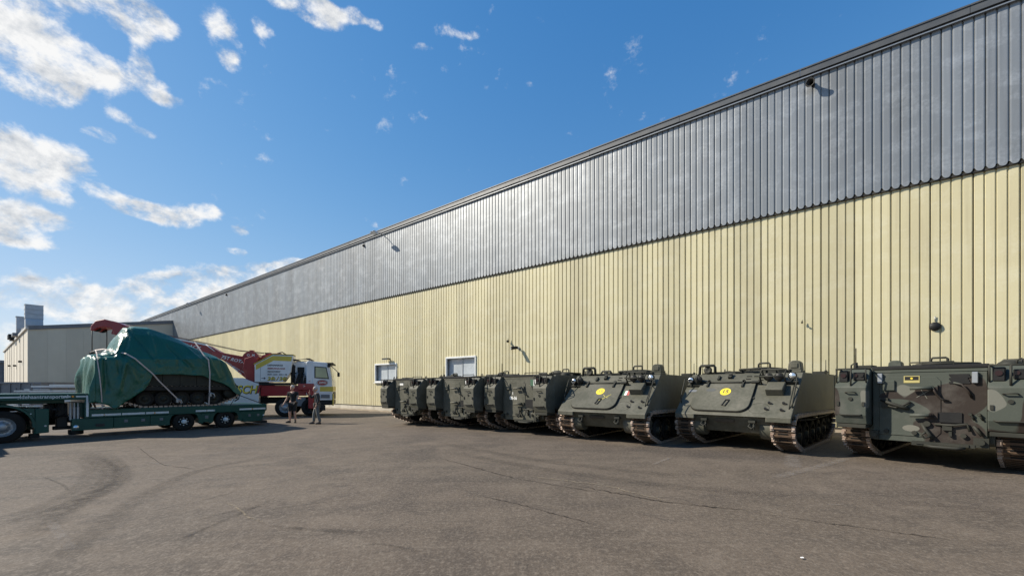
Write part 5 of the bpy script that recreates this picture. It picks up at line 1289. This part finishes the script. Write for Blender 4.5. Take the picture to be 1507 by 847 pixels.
# ------------------------------------------------------------------ heavy recovery truck
WO = Vector((-12.86, 23.6, -.24)); WYAW = R(19.5)       # local x = heading, local y = away from the yard (near side at y=0)
def wrecker():
    t = thing('recovery_truck', 'white and dark red recovery truck with slewing boom behind the trailer', 'recovery truck', WO, WYAW)
    def Z(z): return z+.24
    # chassis, wheels
    for y in (.75, 1.5): MB().b2((-6.8, y, .75), (2.2, y+.25, 1.10)).build('chassis_rail', BLACKM, t)
    for x in (1.28, -.06, -3.0, -4.4):
        tyre(t, x, .02, .53, .34, 1, ZINC if x < .5 else BLACKM, lug=10); tyre(t, x, 2.48, .53, .34, -1, ZINC, lug=10)
    # cab
    cb = MB(); cb.prism([(1.02, Z(1.0)), (1.02, Z(2.9)), (1.10, Z(2.97)), (2.05, Z(2.90)), (2.26, Z(2.78)), (2.40, Z(1.9)), (2.43, Z(1.2)), (2.42, Z(.75)), (1.86, Z(.75)), (1.84, Z(1.0))], 'y', .03, 2.47)
    cab = cb.build('cab', WHITE, t, .05, 3)
    d = MB(); d.prism([(1.36, Z(1.02)), (1.36, Z(2.80)), (2.14, Z(2.74)), (2.30, Z(1.95)), (2.30, Z(1.1))], 'y', .008, .03); door = d.build('door', WHITE, cab, .012)
    w = MB(); w.prism([(1.46, Z(1.98)), (1.46, Z(2.66)), (2.10, Z(2.62)), (2.24, Z(1.92))], 'y', -.004, .008); sw = w.build('side_window', BLACKM, door)
    w = MB(); w.prism([(1.52, Z(2.03)), (1.52, Z(2.61)), (2.07, Z(2.57)), (2.18, Z(1.98))], 'y', -.010, -.004); w.build('pane', CABGLASS, sw)
    w = MB(); w.add([(2.415, .25, Z(1.88)), (2.415, 2.25, Z(1.88)), (2.285, 2.25, Z(2.74)), (2.285, .25, Z(2.74))], [(0, 1, 2, 3)]); w.build('windscreen', CABGLASS, cab)
    MB().b2((2.05, .2, Z(2.80)), (2.46, 2.3, Z(2.90))).build('sun_visor', BLACKM, cab, .02)
    y = MB(); y.b2((1.75, .0, Z(1.20)), (2.435, .029, Z(1.48))); y.b2((2.425, .0, Z(1.20)), (2.45, 2.5, Z(1.48))); y.build('yellow_band', YEL_W, cab)
    # oval badge
    M = frame((1.88, .006, Z(1.71)), (1, 0, 0), (0, 0, 1))
    b1 = disc(door, M, 0, 0, .30, DKTXT, 'oval_badge', .005, .60); disc(b1, M, 0, 0, .275, MARKW, 'badge_ring', .008, .58); disc(b1, M, 0, 0, .255, RED_W, 'badge_field', .011, .57); text('AWG', .15, MARKW, b1, M @ Matrix.Translation((0, 0, .012)), shear=.2, bold=.004)
    text('560', .07, RED_W, door, frame((1.20, .02, Z(1.80)), (1, 0, 0), (0, 0, 1)))
    # steps, bumper, lights
    s_ = MB(); s_.b2((1.70, .02, Z(.68)), (2.42, .5, Z(1.12))); st = s_.build('entry_step', WHITE, t, .03)
    MB().b2((1.80, .0, Z(.80)), (2.28, .019, Z(1.02))).build('step_recess', GREYBOX, st)
    s_ = MB(); s_.b2((1.66, .05, Z(.40)), (2.44, 2.45, Z(.67))); s_.build('bumper', BLACKM, t, .03)
    MB().b2((2.42, .02, Z(.36)), (2.48, .30, Z(1.05))).build('corner_plate', YEL_W, t, .01)
    MB().b2((2.40, .3, Z(.72)), (2.46, 2.2, Z(1.16))).build('grille', BLACKM, t)
    # mirror
    mr = MB(); mr.tube([(2.24, .05, Z(2.78)), (2.34, -.12, Z(2.70)), (2.62, -.30, Z(2.45)), (2.78, -.36, Z(2.28))], .025); mr.b2((2.72, -.44, Z(2.06)), (2.84, -.28, Z(2.30))); mr.b2((2.16, -.06, Z(2.62)), (2.30, .02, Z(2.86))); mr.build('mirror', BLACKM, cab, .02)
    # roof beacon bar
    r = MB(); r.tube([(.36, .25, Z(3.02)), (.8, .25, Z(3.06)), (1.16, .25, Z(3.10))], .02); r.tube([(.36, 2.2, Z(3.02)), (1.16, 2.2, Z(3.10))], .02); r.b2((1.0, .15, Z(3.07)), (1.2, 2.3, Z(3.13))); r.b2((.34, .15, Z(2.99)), (.50, 2.3, Z(3.06))); [q.build('roof_rack', BLACKM, cab) for q in r.split()]
    # rear crew module: white back with dark machinery in front of it
    m = MB(); m.b2((.22, .45, Z(1.70)), (1.015, 2.4, Z(2.93))); cm = m.build('rear_module', WHITE, t, .03)
    m = MB(); m.b2((.52, .43, Z(2.05)), (.88, .449, Z(2.62))); m.build('module_window', BLACKM, cm)
    k = MB()
    k.cyl((.30, .30, Z(1.7)), (.30, .30, Z(2.65)), .11, n=12); k.ball((.30, .30, Z(2.63)), .13); k.b2((.38, .10, Z(1.62)), (1.0, .42, Z(2.02))); k.cyl((.70, .25, Z(2.0)), (.70, .25, Z(2.35)), .12, n=12); k.cyl((.50, .2, Z(2.0)), (.95, .2, Z(2.15)), .08, n=10)
    [q.build('machinery', BLACKM, t, .01) for q in k.split()]
    for q in range(4): MB().tube([(.25+.2*q, .1, Z(1.7)), (.30+.2*q, .0, Z(1.95)), (.40+.18*q, .1, Z(2.2)), (.5+.1*q, .3, Z(2.3))], .025).build('hose', GREYBOX if q % 2 else BLACKM, t)
    # red deck and outrigger
    m = MB(); m.b2((-1.3, .10, Z(.95)), (1.0, 2.4, Z(1.55))); m.build('deck', RED_W, t, .02)
    m = MB(); m.b2((-1.32, .02, Z(1.56)), (.2, 2.45, Z(1.70))); m.build('deck_edge', BLACKM, t)
    m = MB(); m.b2((.62, -.18, Z(1.30)), (1.44, .35, Z(1.66))); m.b2((1.16, -.2, Z(.22)), (1.44, .2, Z(1.302))); m.prism([(.62, Z(1.30)), (1.16, Z(1.30)), (1.16, Z(.95)), (1.05, Z(1.15)), (.85, Z(1.25))], 'y', -.12, .2); og = m.build('outrigger', RED_W, t, .02)
    m = MB(); m.cyl((1.28, 0, Z(.24)), (1.28, 0, Z(.03)), .07, n=12); m.lathe((1.28, 0, Z(-.06)), (0, 0, 1), [(0, 0), (.17, 0), (.17, .05), (.07, .11)], 16); m.build('outrigger_foot', BLACKM, og)
    text('>', .2, MARKW, og, frame((.95, -.181, Z(1.50)), (1, 0, 0), (0, 0, 1)))
    m = MB(); m.b2((.30, .06, Z(.35)), (1.0, .5, Z(.86))); m.build('tool_locker', GREYBOX, t, .02)
    # rear body with lettering
    m = MB(); m.prism([(-6.9, Z(.42)), (-1.36, Z(.42)), (-1.36, Z(1.66)), (-1.55, Z(1.70)), (-2.15, Z(1.96)), (-6.9, Z(1.98))], 'y', .0, .35)
    body = m.build('rear_body', WHITE, t, .015)
    m = MB(); m.b2((-6.9, 2.15, Z(.42)), (-1.36, 2.5, Z(1.9))); m.build('far_body', WHITE, t); m = MB(); m.b2((-6.8, .4, Z(1.2)), (-1.4, 2.1, Z(1.6))); m.build('rear_deck', RED_W, t)
    M = frame((-1.98, -.004, Z(1.31)), (1, 0, 0), (0, 0, 1))
    text('BUSCH', .62, DKTXT, body, M @ Matrix.Translation((-.30+.02, -.025, -.001)), shear=.22, bold=.028, xs=.84); text('BUSCH', .62, YELLOW, body, M @ Matrix.Translation((-.30, 0, .002)), shear=.22, bold=.006, xs=.84)
    text('I', .62, RED_W, body, frame((-1.40, -.004, Z(1.31)), (1, 0, 0), (0, 0, 1)), shear=.22, bold=.01)
    MB().b2((-4.1, -.006, Z(.75)), (-1.5, -.001, Z(.80))).build('reflective_stripe', STRIPE, body)
    # sign cabinet on the turntable
    poly = [(-1.56, Z(1.74)), (-1.56, Z(2.72)), (-.66, Z(3.28)), (.36, Z(3.26)), (.24, Z(2.31)), (-.17, Z(1.74))]
    m = MB(); m.prism(poly, 'y', .0, .9); cabn = m.build('counterweight_cabinet', WHITE, t, .015)
    m = MB(); m.prism([(-1.50, Z(2.42)), (-1.50, Z(2.70)), (-.66, Z(3.22)), (.30, Z(3.20)), (.26, Z(2.93)), (-.62, Z(2.95))], 'y', -.006, .001); m.build('yellow_band', YEL_W, cabn)
    m = MB(); m.prism([(-1.60, Z(2.715)), (-.67, Z(3.30)), (.38, Z(3.28)), (.38, Z(3.315)), (-.68, Z(3.335)), (-1.60, Z(2.755))], 'y', -.02, .92); m.build('cabinet_rim', YEL_W, cabn)
    for i, (tx, z, sz) in enumerate((('DEPANNAGE', 2.68, .13), ('REMORQUAGE', 2.50, .13), ('RECOVERY', 2.32, .13), ('PKW - LKW - BUS + AB', 2.16, .095))):
        text(tx, sz, [DKTXT, RED_W, DKTXT, DKTXT][i], cabn, frame((-.93, -.008, Z(z)), (1, 0, 0), (0, 0, 1)), align='LEFT', bold=.003)
    text('24h / 24h', .27, DKTXT, cabn, frame((-.93, -.006, Z(1.925)), (1, 0, 0), (0, 0, 1)), shear=.25, align='LEFT', bold=.014, xs=.92); text('24h / 24h', .27, YELLOW, cabn, frame((-.94, -.010, Z(1.93)), (1, 0, 0), (0, 0, 1)), shear=.25, align='LEFT', bold=.002, xs=.92)
    stroke(cabn, frame((-1.12, -.002, Z(1.95)), (1, 0, 0), (0, 0, 1)), [(-.10, 0), (.08, 0), (.02, .05)], .03, DKTXT, 'arrow_mark', .004); stroke(cabn, frame((-1.12, -.002, Z(1.95)), (1, 0, 0), (0, 0, 1)), [(.08, 0), (.02, -.05)], .03, DKTXT, 'arrow_mark', .004)
    stroke(cabn, frame((0, -.002, 0), (1, 0, 0), (0, 0, 1)), [(-1.02, Z(2.73)), (-1.28, Z(2.70)), (-1.28, Z(1.82)), (-.5, Z(1.82))], .014, GREYBOX, 'outline_mark', .004)
    # turntable, mast and boom
    MB().lathe((-1.7, 1.25, Z(1.5)), (0, 0, 1), [(.9, 0), (.9, .2), (.7, .25), (0, .25)], 28).build('turntable', RED_W, t)
    ms = MB(); ms.prism([(-2.0, Z(1.72)), (-1.58, Z(1.72)), (-1.50, Z(2.6)), (-1.45, Z(3.12)), (-1.72, Z(3.20)), (-2.1, Z(3.05)), (-2.2, Z(2.5))], 'y', .25, 1.95); ms.build('mast', RED_W, t, .02)
    # boom: heel section and the inner section rising to the rear
    def bp(s, n): # along boom axis from pivot, n across
        d = Vector((-.955, .295)).normalized(); q = Vector((-1.62, Z(2.20)))+d*s+Vector((d.y, -d.x))*(-n); return (q.x, q.y)
    heel = [(-1.66, Z(1.86)), (-2.05, Z(1.88)), (-3.15, Z(2.90)), (-3.70, Z(3.28)), (-3.75, Z(3.40)), (-3.63, Z(3.44)), (-2.3, Z(3.19)), (-1.60, Z(3.06))]
    m = MB(); m.prism(heel, 'y', .55, 1.65); bm = m.build('boom', RED_W, t, .015)
    inner = [(-3.30, Z(2.98)), (-3.30, Z(3.36)), (-3.98, Z(3.78)), (-8.1, Z(4.63)), (-8.2, Z(4.22)), (-4.2, Z(3.36))]
    m = MB(); m.prism(inner, 'y', .70, 1.50); ib = m.build('boom_extension', RED_W, bm, .015)
    MB().prism([(-4.02, Z(3.74)), (-4.0, Z(3.81)), (-8.0, Z(4.64)), (-8.02, Z(4.57))], 'y', .66, .72).build('white_edge', WHITE, ib)
    m = MB(); m.tube([(-3.60, .62, Z(3.42)), (-4.02, .62, Z(3.80))], .03); m.build('boom_stop', WHITE, bm)
    # tip with curved guard
    tip = [(-7.6, Z(4.12)), (-7.55, Z(4.66)), (-7.9, Z(4.83)), (-8.45, Z(4.96)), (-8.80, Z(4.86)), (-8.98, Z(4.60)), (-9.02, Z(4.36)), (-8.88, Z(4.34)), (-8.72, Z(4.48)), (-8.45, Z(4.56)), (-8.15, Z(4.50)), (-8.05, Z(4.18))]
    m = MB(); m.prism(tip, 'y', .62, 1.58); tp = m.build('boom_head', RED_W, bm, .03)
    m = MB(); m.lathe((-8.85, .8, Z(4.52)), (0, 1, 0), [(.0, -.02), (.2, -.02), (.17, .03), (.2, .08), (0, .08)], 18); m.lathe((-8.85, 1.3, Z(4.52)), (0, 1, 0), [(.0, -.02), (.2, -.02), (.17, .03), (.2, .08), (0, .08)], 18); [q.build('sheave', BLACKM, tp) for q in m.split()]
    for k, (x, y) in enumerate(((-9.03, .83), (-8.66, 1.33))):
        cbl = MB().tube([(x, y, Z(4.5)), (x, y, Z(3.25 if k == 0 else 3.45))], .022).build('hoist_cable', ROPE, bm)
        z1 = 3.25 if k == 0 else 3.45
        hk = MB(); hk.b2((x-.09, y-.06, Z(z1-.26)), (x+.09, y+.06, Z(z1+.02))); hk.tube([(x, y, Z(z1-.26)), (x+.02, y, Z(z1-.36)), (x+.10, y, Z(z1-.44)), (x+.04, y, Z(z1-.53)), (x-.06, y, Z(z1-.48))], .03); hk.build('hook_block', BLACKM, bm)
    # boom lettering
    d = Vector((1, 0, -.26))
    text('75T ROTATOR', .25, MARKW, bm, frame((-2.50, .546, Z(2.93)), d, (.26, 0, 1)), shear=.2, bold=.005)
    text('BLACK', .27, MARKW, ib, frame((-4.72, .696, Z(3.66)), (1, 0, -.21), (.21, 0, 1)), shear=.2, bold=.004)
    text('rotating recovery crane', .12, MARKW, bm, frame((-2.62, .546, Z(2.56)), (1, 0, -.68), (.68, 0, 1)), shear=.25)
    stroke(bm, frame((0, .548, 0), (1, 0, 0), (0, 0, 1)), [(-2.78, Z(2.60)), (-2.50, Z(2.34))], .05, MARKW, 'white_dash', .004)
    stroke(bm, frame((0, .548, 0), (1, 0, 0), (0, 0, 1)), [(-2.44, Z(2.28)), (-2.34, Z(2.20))], .04, MARKW, 'white_dash', .004)
    # winch drums and cables
    for x, z, r, y0, y1 in ((-1.85, 3.05, .40, .5, 1.9),):
        m = MB(); m.cyl((x, y0, Z(z)), (x, y1, Z(z)), r, n=22); m.cyl((x, y0-.04, Z(z)), (x, y0, Z(z)), r+.03, n=22); m.b2((x-.1, y0+.1, Z(z+r-.02)), (x+.1, y0+.4, Z(z+r+.1))); wd = m.build('winch_drum', RED_W, t)
        text('O  M', .18, MARKW, wd, frame((x, y0-.043, Z(z+.2)), (1, 0, 0), (0, 0, 1)), bold=.004)
    m = MB(); m.prism([(-1.55, Z(2.9)), (-1.40, Z(3.3)), (-.95, Z(3.42)), (-.45, Z(3.44)), (-.15, Z(3.3)), (-.02, Z(3.0)), (-.1, Z(2.9))], 'y', .92, 1.9); hg = m.build('winch_housing', RED_W, t, .04, 2)
    m = MB(); m.b2((-1.25, 1.0, Z(3.36)), (-.95, 1.2, Z(3.46))); m.tube([(-.6, .95, Z(3.44)), (-.35, .95, Z(3.50)), (-.15, .95, Z(3.36))], .03); [q.build('guard_rail', BLACKM, hg) for q in m.split()]
    for dz, y in ((.0, 1.0), (.05, 1.25)):
        MB().tube([(-1.3, y, Z(3.40+dz)), (-2.6, y, Z(3.52+dz)), (-4.2, y, Z(3.88+dz)), (-6.2, y, Z(4.30+dz)), (-8.4, y, Z(4.90+dz))], .016).build('winch_cable', ROPE, bm)
    return t
wrecker()

# ------------------------------------------------------------------ grey skip and stacked steel racks behind the trailer
def skip():
    t = thing('container', 'plain grey steel container at the left edge behind the trailer gooseneck', 'container', (-31.2, 25.6, -.24), R(3))
    m = MB(); m.b2((-2.2, .0, .15), (2.0, 2.3, 1.98)); b = m.build('body', GREYBOX, t, .02)
    for i in range(8):
        x = -2.15+i*.585; MB().b2((x-.04, -.05, .2), (x+.04, -.002, 1.9)).build('stiffener', GREYBOX, b)
    m = MB(); m.b2((-2.25, -.07, 1.90), (2.05, -.003, 2.0)); m.b2((2.0, -.06, .15), (2.06, 2.3, 2.0)); m.build('rim', GREYBOX, b)
    m = MB(); m.b2((-2.2, .2, .0), (2.0, .4, .149)); m.b2((-2.2, 1.9, .0), (2.0, 2.1, .149)); [q.build('skid', BLACKM, t) for q in m.split()]
skip()
def racks():
    G = 'galvanised racks stacked behind the trailer'
    rnd = random.Random(11)
    def rack_meshes(L, D):
        base = MB().b2((-L/2, -.05, .0), (L/2, .05, .10))
        posts = MB()
        for x in (-L/2+.06, L/2-.06):
            posts.b2((x-.04, -.06, .10), (x+.04, .04, .27)); posts.b2((x-.04, D-.04, .10), (x+.04, D+.06, .27)); posts.b2((x-.04, -.05, .105), (x+.04, D+.05, .15))
        return base, posts
    kinds = [(2.9, 1.3), (2.0, 1.2), (2.3, 1.2)]; ms = []
    for L, D in kinds:
        a, b = rack_meshes(L, D); ms.append((a.mesh('beam', BRIGHT), [q.mesh('post', GREYBOX) for q in b.split()]))
    where = {0: 'right-hand', 1: 'left-hand', 2: 'middle'}
    stacks = [(0, -26.9, 24.6, 7), (1, -29.3, 25.3, 6), (2, -28.1, 22.6, 3)]
    order = ['lowest', 'second', 'third', 'fourth', 'fifth', 'sixth', 'topmost']
    for kd, x, y, n in stacks:
        for k in range(n):
            nm = 'topmost' if k == n-1 else order[k]
            t = thing('steel_rack', '%s galvanised rack of the %s stack behind the trailer neck' % (nm, where[kd]), 'rack', (x+rnd.uniform(-.06, .06), y+rnd.uniform(-.05, .05), -.24+.28*k), R(8+rnd.uniform(-1.5, 1.5)), G)
            [setattr(link('beam', ms[kd][0], t), 'location', (0, y, 0)) for y in (0, kinds[kd][1]/2, kinds[kd][1])]; [link('post', q, t) for q in ms[kd][1]]
            if k == n-1:
                b = MB(); b.b2((-.7, .2, .11), (.6, .5, .17)); b.b2((-.4, .6, .11), (.5, .9, .15)); [q.build('loose_bar', BRIGHT, t) for q in b.split()]
racks()

# ------------------------------------------------------------------ people
def skin_mesh(name, verts, edges, mats, parent, sub=1, root=0):
    """verts: list of (x, y, z, rx, ry)"""
    me = bpy.data.meshes.new(name); me.from_pydata([v[:3] for v in verts], edges, []); o = bpy.data.objects.new(name, me); COL.objects.link(o)
    o.modifiers.new('skin', 'SKIN'); sv = me.skin_vertices[0].data
    for i, v in enumerate(verts): sv[i].radius = (v[3], v[4] if len(v) > 4 else v[3]); sv[i].use_root = (i == root)
    sm = o.modifiers.new('sub', 'SUBSURF'); sm.levels = sub; sm.render_levels = sub
    dg = bpy.context.evaluated_depsgraph_get(); m2 = bpy.data.meshes.new_from_object(o.evaluated_get(dg)); bpy.data.objects.remove(o)
    for p in m2.polygons: p.use_smooth = True
    m2.name = name; m2.materials.clear(); m2.materials.append(mats)
    return link(name, m2, parent)
def person(label, loc, rz, J, top, legs, shorts, sleeve, hair, group):
    """J: joints in the person's own frame (faces -y): dict of Vectors"""
    t = thing('person', label, 'person', loc, rz, group)
    g = lambda k: tuple(J[k])
    V = []; E_ = []; ix = {}
    def add(k, p, rx, ry=None, link_to=None):
        ix[k] = len(V); V.append(tuple(p)+(rx, ry or rx))
        if link_to is not None: E_.append((ix[link_to], ix[k]))
    P = J['pelvis']; Cc = J['chest']; N_ = J['neck']; Hd = J['head']
    add('pelvis', P, .135, .10); add('waist', P.lerp(Cc, .5), .125, .092, 'pelvis'); add('chest', Cc, .155, .11, 'waist'); add('sh', Cc.lerp(N_, .62), .12, .085, 'chest'); add('neck', N_, .055, None, 'sh')
    for s_ in 'lr':
        add('s'+s_, J['s'+s_], .060, None, 'sh'); add('e'+s_, J['e'+s_], .044, None, 's'+s_); add('w'+s_, J['w'+s_], .029, None, 'e'+s_); add('palm'+s_, J['h'+s_], .036, .020, 'w'+s_)
        add('hip'+s_, J['hip'+s_], .092, None, 'pelvis'); add('k'+s_, J['k'+s_], .060, None, 'hip'+s_); add('calf'+s_, J['k'+s_].lerp(J['a'+s_], .32), .056, None, 'k'+s_); add('a'+s_, J['a'+s_], .036, None, 'calf'+s_); add('toe'+s_, J['t'+s_], .036, .026, 'a'+s_)
    body = skin_mesh('body', V, E_, SKIN, t, 2)
    # hands: four fingers of different length and a thumb, slightly curled
    for s_ in 'lr':
        w, h = J['w'+s_], J['h'+s_]; d = (h-w).normalized(); side = d.cross(Vector((0, 1, 0))); side = side.normalized() if side.length > .1 else Vector((1, 0, 0)); dn = d.cross(side).normalized()
        for i, (o, L) in enumerate(((-.028, .062), (-.010, .074), (.010, .070), (.028, .055))):
            a = h+side*o+d*.02; skin_mesh('finger', [tuple(h+side*o*.8)+(.011,), tuple(a+d*L*.45+dn*.004)+(.0095,), tuple(a+d*L*.75+dn*.018)+(.0088,), tuple(a+d*L*.93+dn*.036)+(.0075,)], [(0, 1), (1, 2), (2, 3)], SKIN, body)
        a = h-side*.03-d*.01; skin_mesh('thumb', [tuple(h-side*.015-d*.015)+(.013,), tuple(a-side*.018+d*.02)+(.011,), tuple(a-side*.020+d*.05+dn*.012)+(.009,)], [(0, 1), (1, 2)], SKIN, body)
    # head with face
    F = J['face'].normalized(); up = Vector((0, 0, 1)); sd = F.cross(up).normalized(); up = sd.cross(F)
    M = Matrix(((sd.x, F.x, up.x, Hd.x), (sd.y, F.y, up.y, Hd.y), (sd.z, F.z, up.z, Hd.z), (0, 0, 0, 1)))
    h = MB(); h.X = M; h.ball((0, -.005, .02), .1, 0, 16, (.78, .98, 1.12)); h.ball((0, .035, -.055), .066, 0, 12, (.85, .9, .95)); h.prism([(.085, .035), (.118, -.022), (.085, -.03)], 'x', -.014, .014)
    for x in (-1, 1): h.ball((x*.079, -.01, .0), .03, 0, 8, (.35, .7, 1.1))
    hd = h.build('head', SKIN, body)
    e = MB(); e.X = M
    for x in (-1, 1): e.ball((x*.031, .083, .02), .011, 0, 8)
    e.b2((-.024, .088, -.066), (.024, .095, -.058)); [q.build('eye' if i < 2 else 'mouth', LEATHER, hd) for i, q in enumerate(e.split(.001))]
    hr = MB(); hr.X = M; hr.ball((0, -.017, .042), .1, 0, 16, (.84, 1.0, 1.0)); hr.build(hair[1], hair[0], hd)
    # shirt and sleeves
    V2 = []; E2 = []; ix2 = {}
    def add2(k, p, rx, ry=None, l=None):
        ix2[k] = len(V2); V2.append(tuple(p)+(rx, ry or rx))
        if l is not None: E2.append((ix2[l], ix2[k]))
    add2('h', P+Vector((0, 0, -.03)), .160, .125); add2('w', P.lerp(Cc, .5), .155, .118, 'h'); add2('c', Cc, .178, .130, 'w'); add2('s', Cc.lerp(N_, .6), .142, .10, 'c'); add2('n', Cc.lerp(N_, .85), .075, .07, 's')
    for s_ in 'lr':
        add2('s'+s_, J['s'+s_], .078, None, 's'); q = J['s'+s_].lerp(J['e'+s_], sleeve if sleeve < 1 else 1); add2('e'+s_, q, .062 if sleeve < 1 else .056, None, 's'+s_)
        if sleeve > 1: add2('f'+s_, J['e'+s_].lerp(J['w'+s_], sleeve-1), .042, None, 'e'+s_)
    skin_mesh('shirt', V2, E2, top, t, 2)
    V2 = []; E2 = []; ix2 = {}
    add2('p', P+Vector((0, 0, .02)), .158, .122)
    for s_ in 'lr':
        add2('hip'+s_, J['hip'+s_], .110, None, 'p')
        if shorts: add2('k'+s_, J['hip'+s_].lerp(J['k'+s_], .98), .092, None, 'hip'+s_)
        else: add2('k'+s_, J['k'+s_], .078, None, 'hip'+s_); add2('c'+s_, J['k'+s_].lerp(J['a'+s_], .4), .074, None, 'k'+s_); add2('a'+s_, J['a'+s_]+Vector((0, 0, .0)), .066, None, 'c'+s_)
    skin_mesh('shorts' if shorts else 'trousers', V2, E2, legs, t, 2)
    for s_ in 'lr':
        a, to = J['a'+s_], J['t'+s_]; d = Vector((to.x-a.x, to.y-a.y, 0)).normalized()
        heel = Vector((a.x, a.y, .045))-d*.05; skin_mesh('shoe', [tuple(heel)+(.047, .045), tuple(Vector((a.x, a.y, .05))+d*.06)+(.052, .048), tuple(Vector((to.x, to.y, .036))+d*.05)+(.046, .034), (a.x, a.y, .10, .046)], [(0, 1), (1, 2), (1, 3)], LEATHER, t, 2, 1)
        if shorts: skin_mesh('sock', [(a.x, a.y, .10, .044), tuple(a.lerp(J['k'+s_], .22))+(.05,)], [(0, 1)], CHARC, t, 1)
    return t
v = Vector
JA = dict(pelvis=v((0, 0, .94)), chest=v((.01, .02, 1.27)), neck=v((.01, .0, 1.50)), head=v((.0, -.03, 1.66)), face=v((-.35, -1, -.15)),
     sl=v((.20, .02, 1.42)), el=v((.30, -.10, 1.15)), wl=v((.42, -.26, 1.17)), hl=v((.49, -.33, 1.18)),
     sr=v((-.18, .02, 1.42)), er=v((-.27, .03, 1.14)), wr=v((-.37, -.06, .92)), hr=v((-.40, -.09, .85)),
     hipl=v((.10, 0, .90)), kl=v((.11, -.03, .50)), al=v((.12, .02, .09)), tl=v((.15, -.14, .04)),
     hipr=v((-.10, 0, .90)), kr=v((-.11, -.02, .50)), ar=v((-.13, .03, .09)), tr=v((-.25, -.08, .04)))
JB = dict(pelvis=v((0, .02, .91)), chest=v((.0, .03, 1.23)), neck=v((-.0, -.01, 1.45)), head=v((.0, -.06, 1.59)), face=v((.1, -1, -.2)),
     sl=v((.19, .02, 1.37)), el=v((.25, .06, 1.08)), wl=v((.24, -.04, .84)), hl=v((.235, -.07, .77)),
     sr=v((-.19, .0, 1.37)), er=v((-.25, -.22, 1.20)), wr=v((-.12, -.30, 1.42)), hr=v((-.09, -.29, 1.49)),
     hipl=v((.10, .02, .87)), kl=v((.12, .04, .48)), al=v((.12, .14, .09)), tl=v((.14, -.03, .04)),
     hipr=v((-.10, .02, .87)), kr=v((-.12, -.10, .48)), ar=v((-.13, -.12, .09)), tr=v((-.15, -.29, .04)))
person('man in black shirt and knee-length black shorts pointing with one forearm, by the recovery truck', (-10.48, 19.8, -.24), R(6), JA, BLACKC, BLACKC, True, .55, (HAIR, 'hair'), 'men standing by the recovery truck')
person('man in dark long-sleeved top and grey trousers raising a hand to his face', (-9.0, 19.1, -.24), R(-62), JB, CHARC, GREYC, False, 1.75, (HAIR, 'hair'), 'men standing by the recovery truck')
b = MB(); b.box((0, 0, 0), (.12, .26, .24)); b.tube([(0, -.10, .11), (0, -.06, .24), (0, .06, .24), (0, .10, .11)], .012)
o = b.build('shoulder_bag', BLACKM, None, .03, 2); o.location = (-8.80, 19.22, .50); o.rotation_euler = (0, 0, R(-60)); tag(o, 'small black bag hanging at the hip of the man in grey trousers', 'bag')
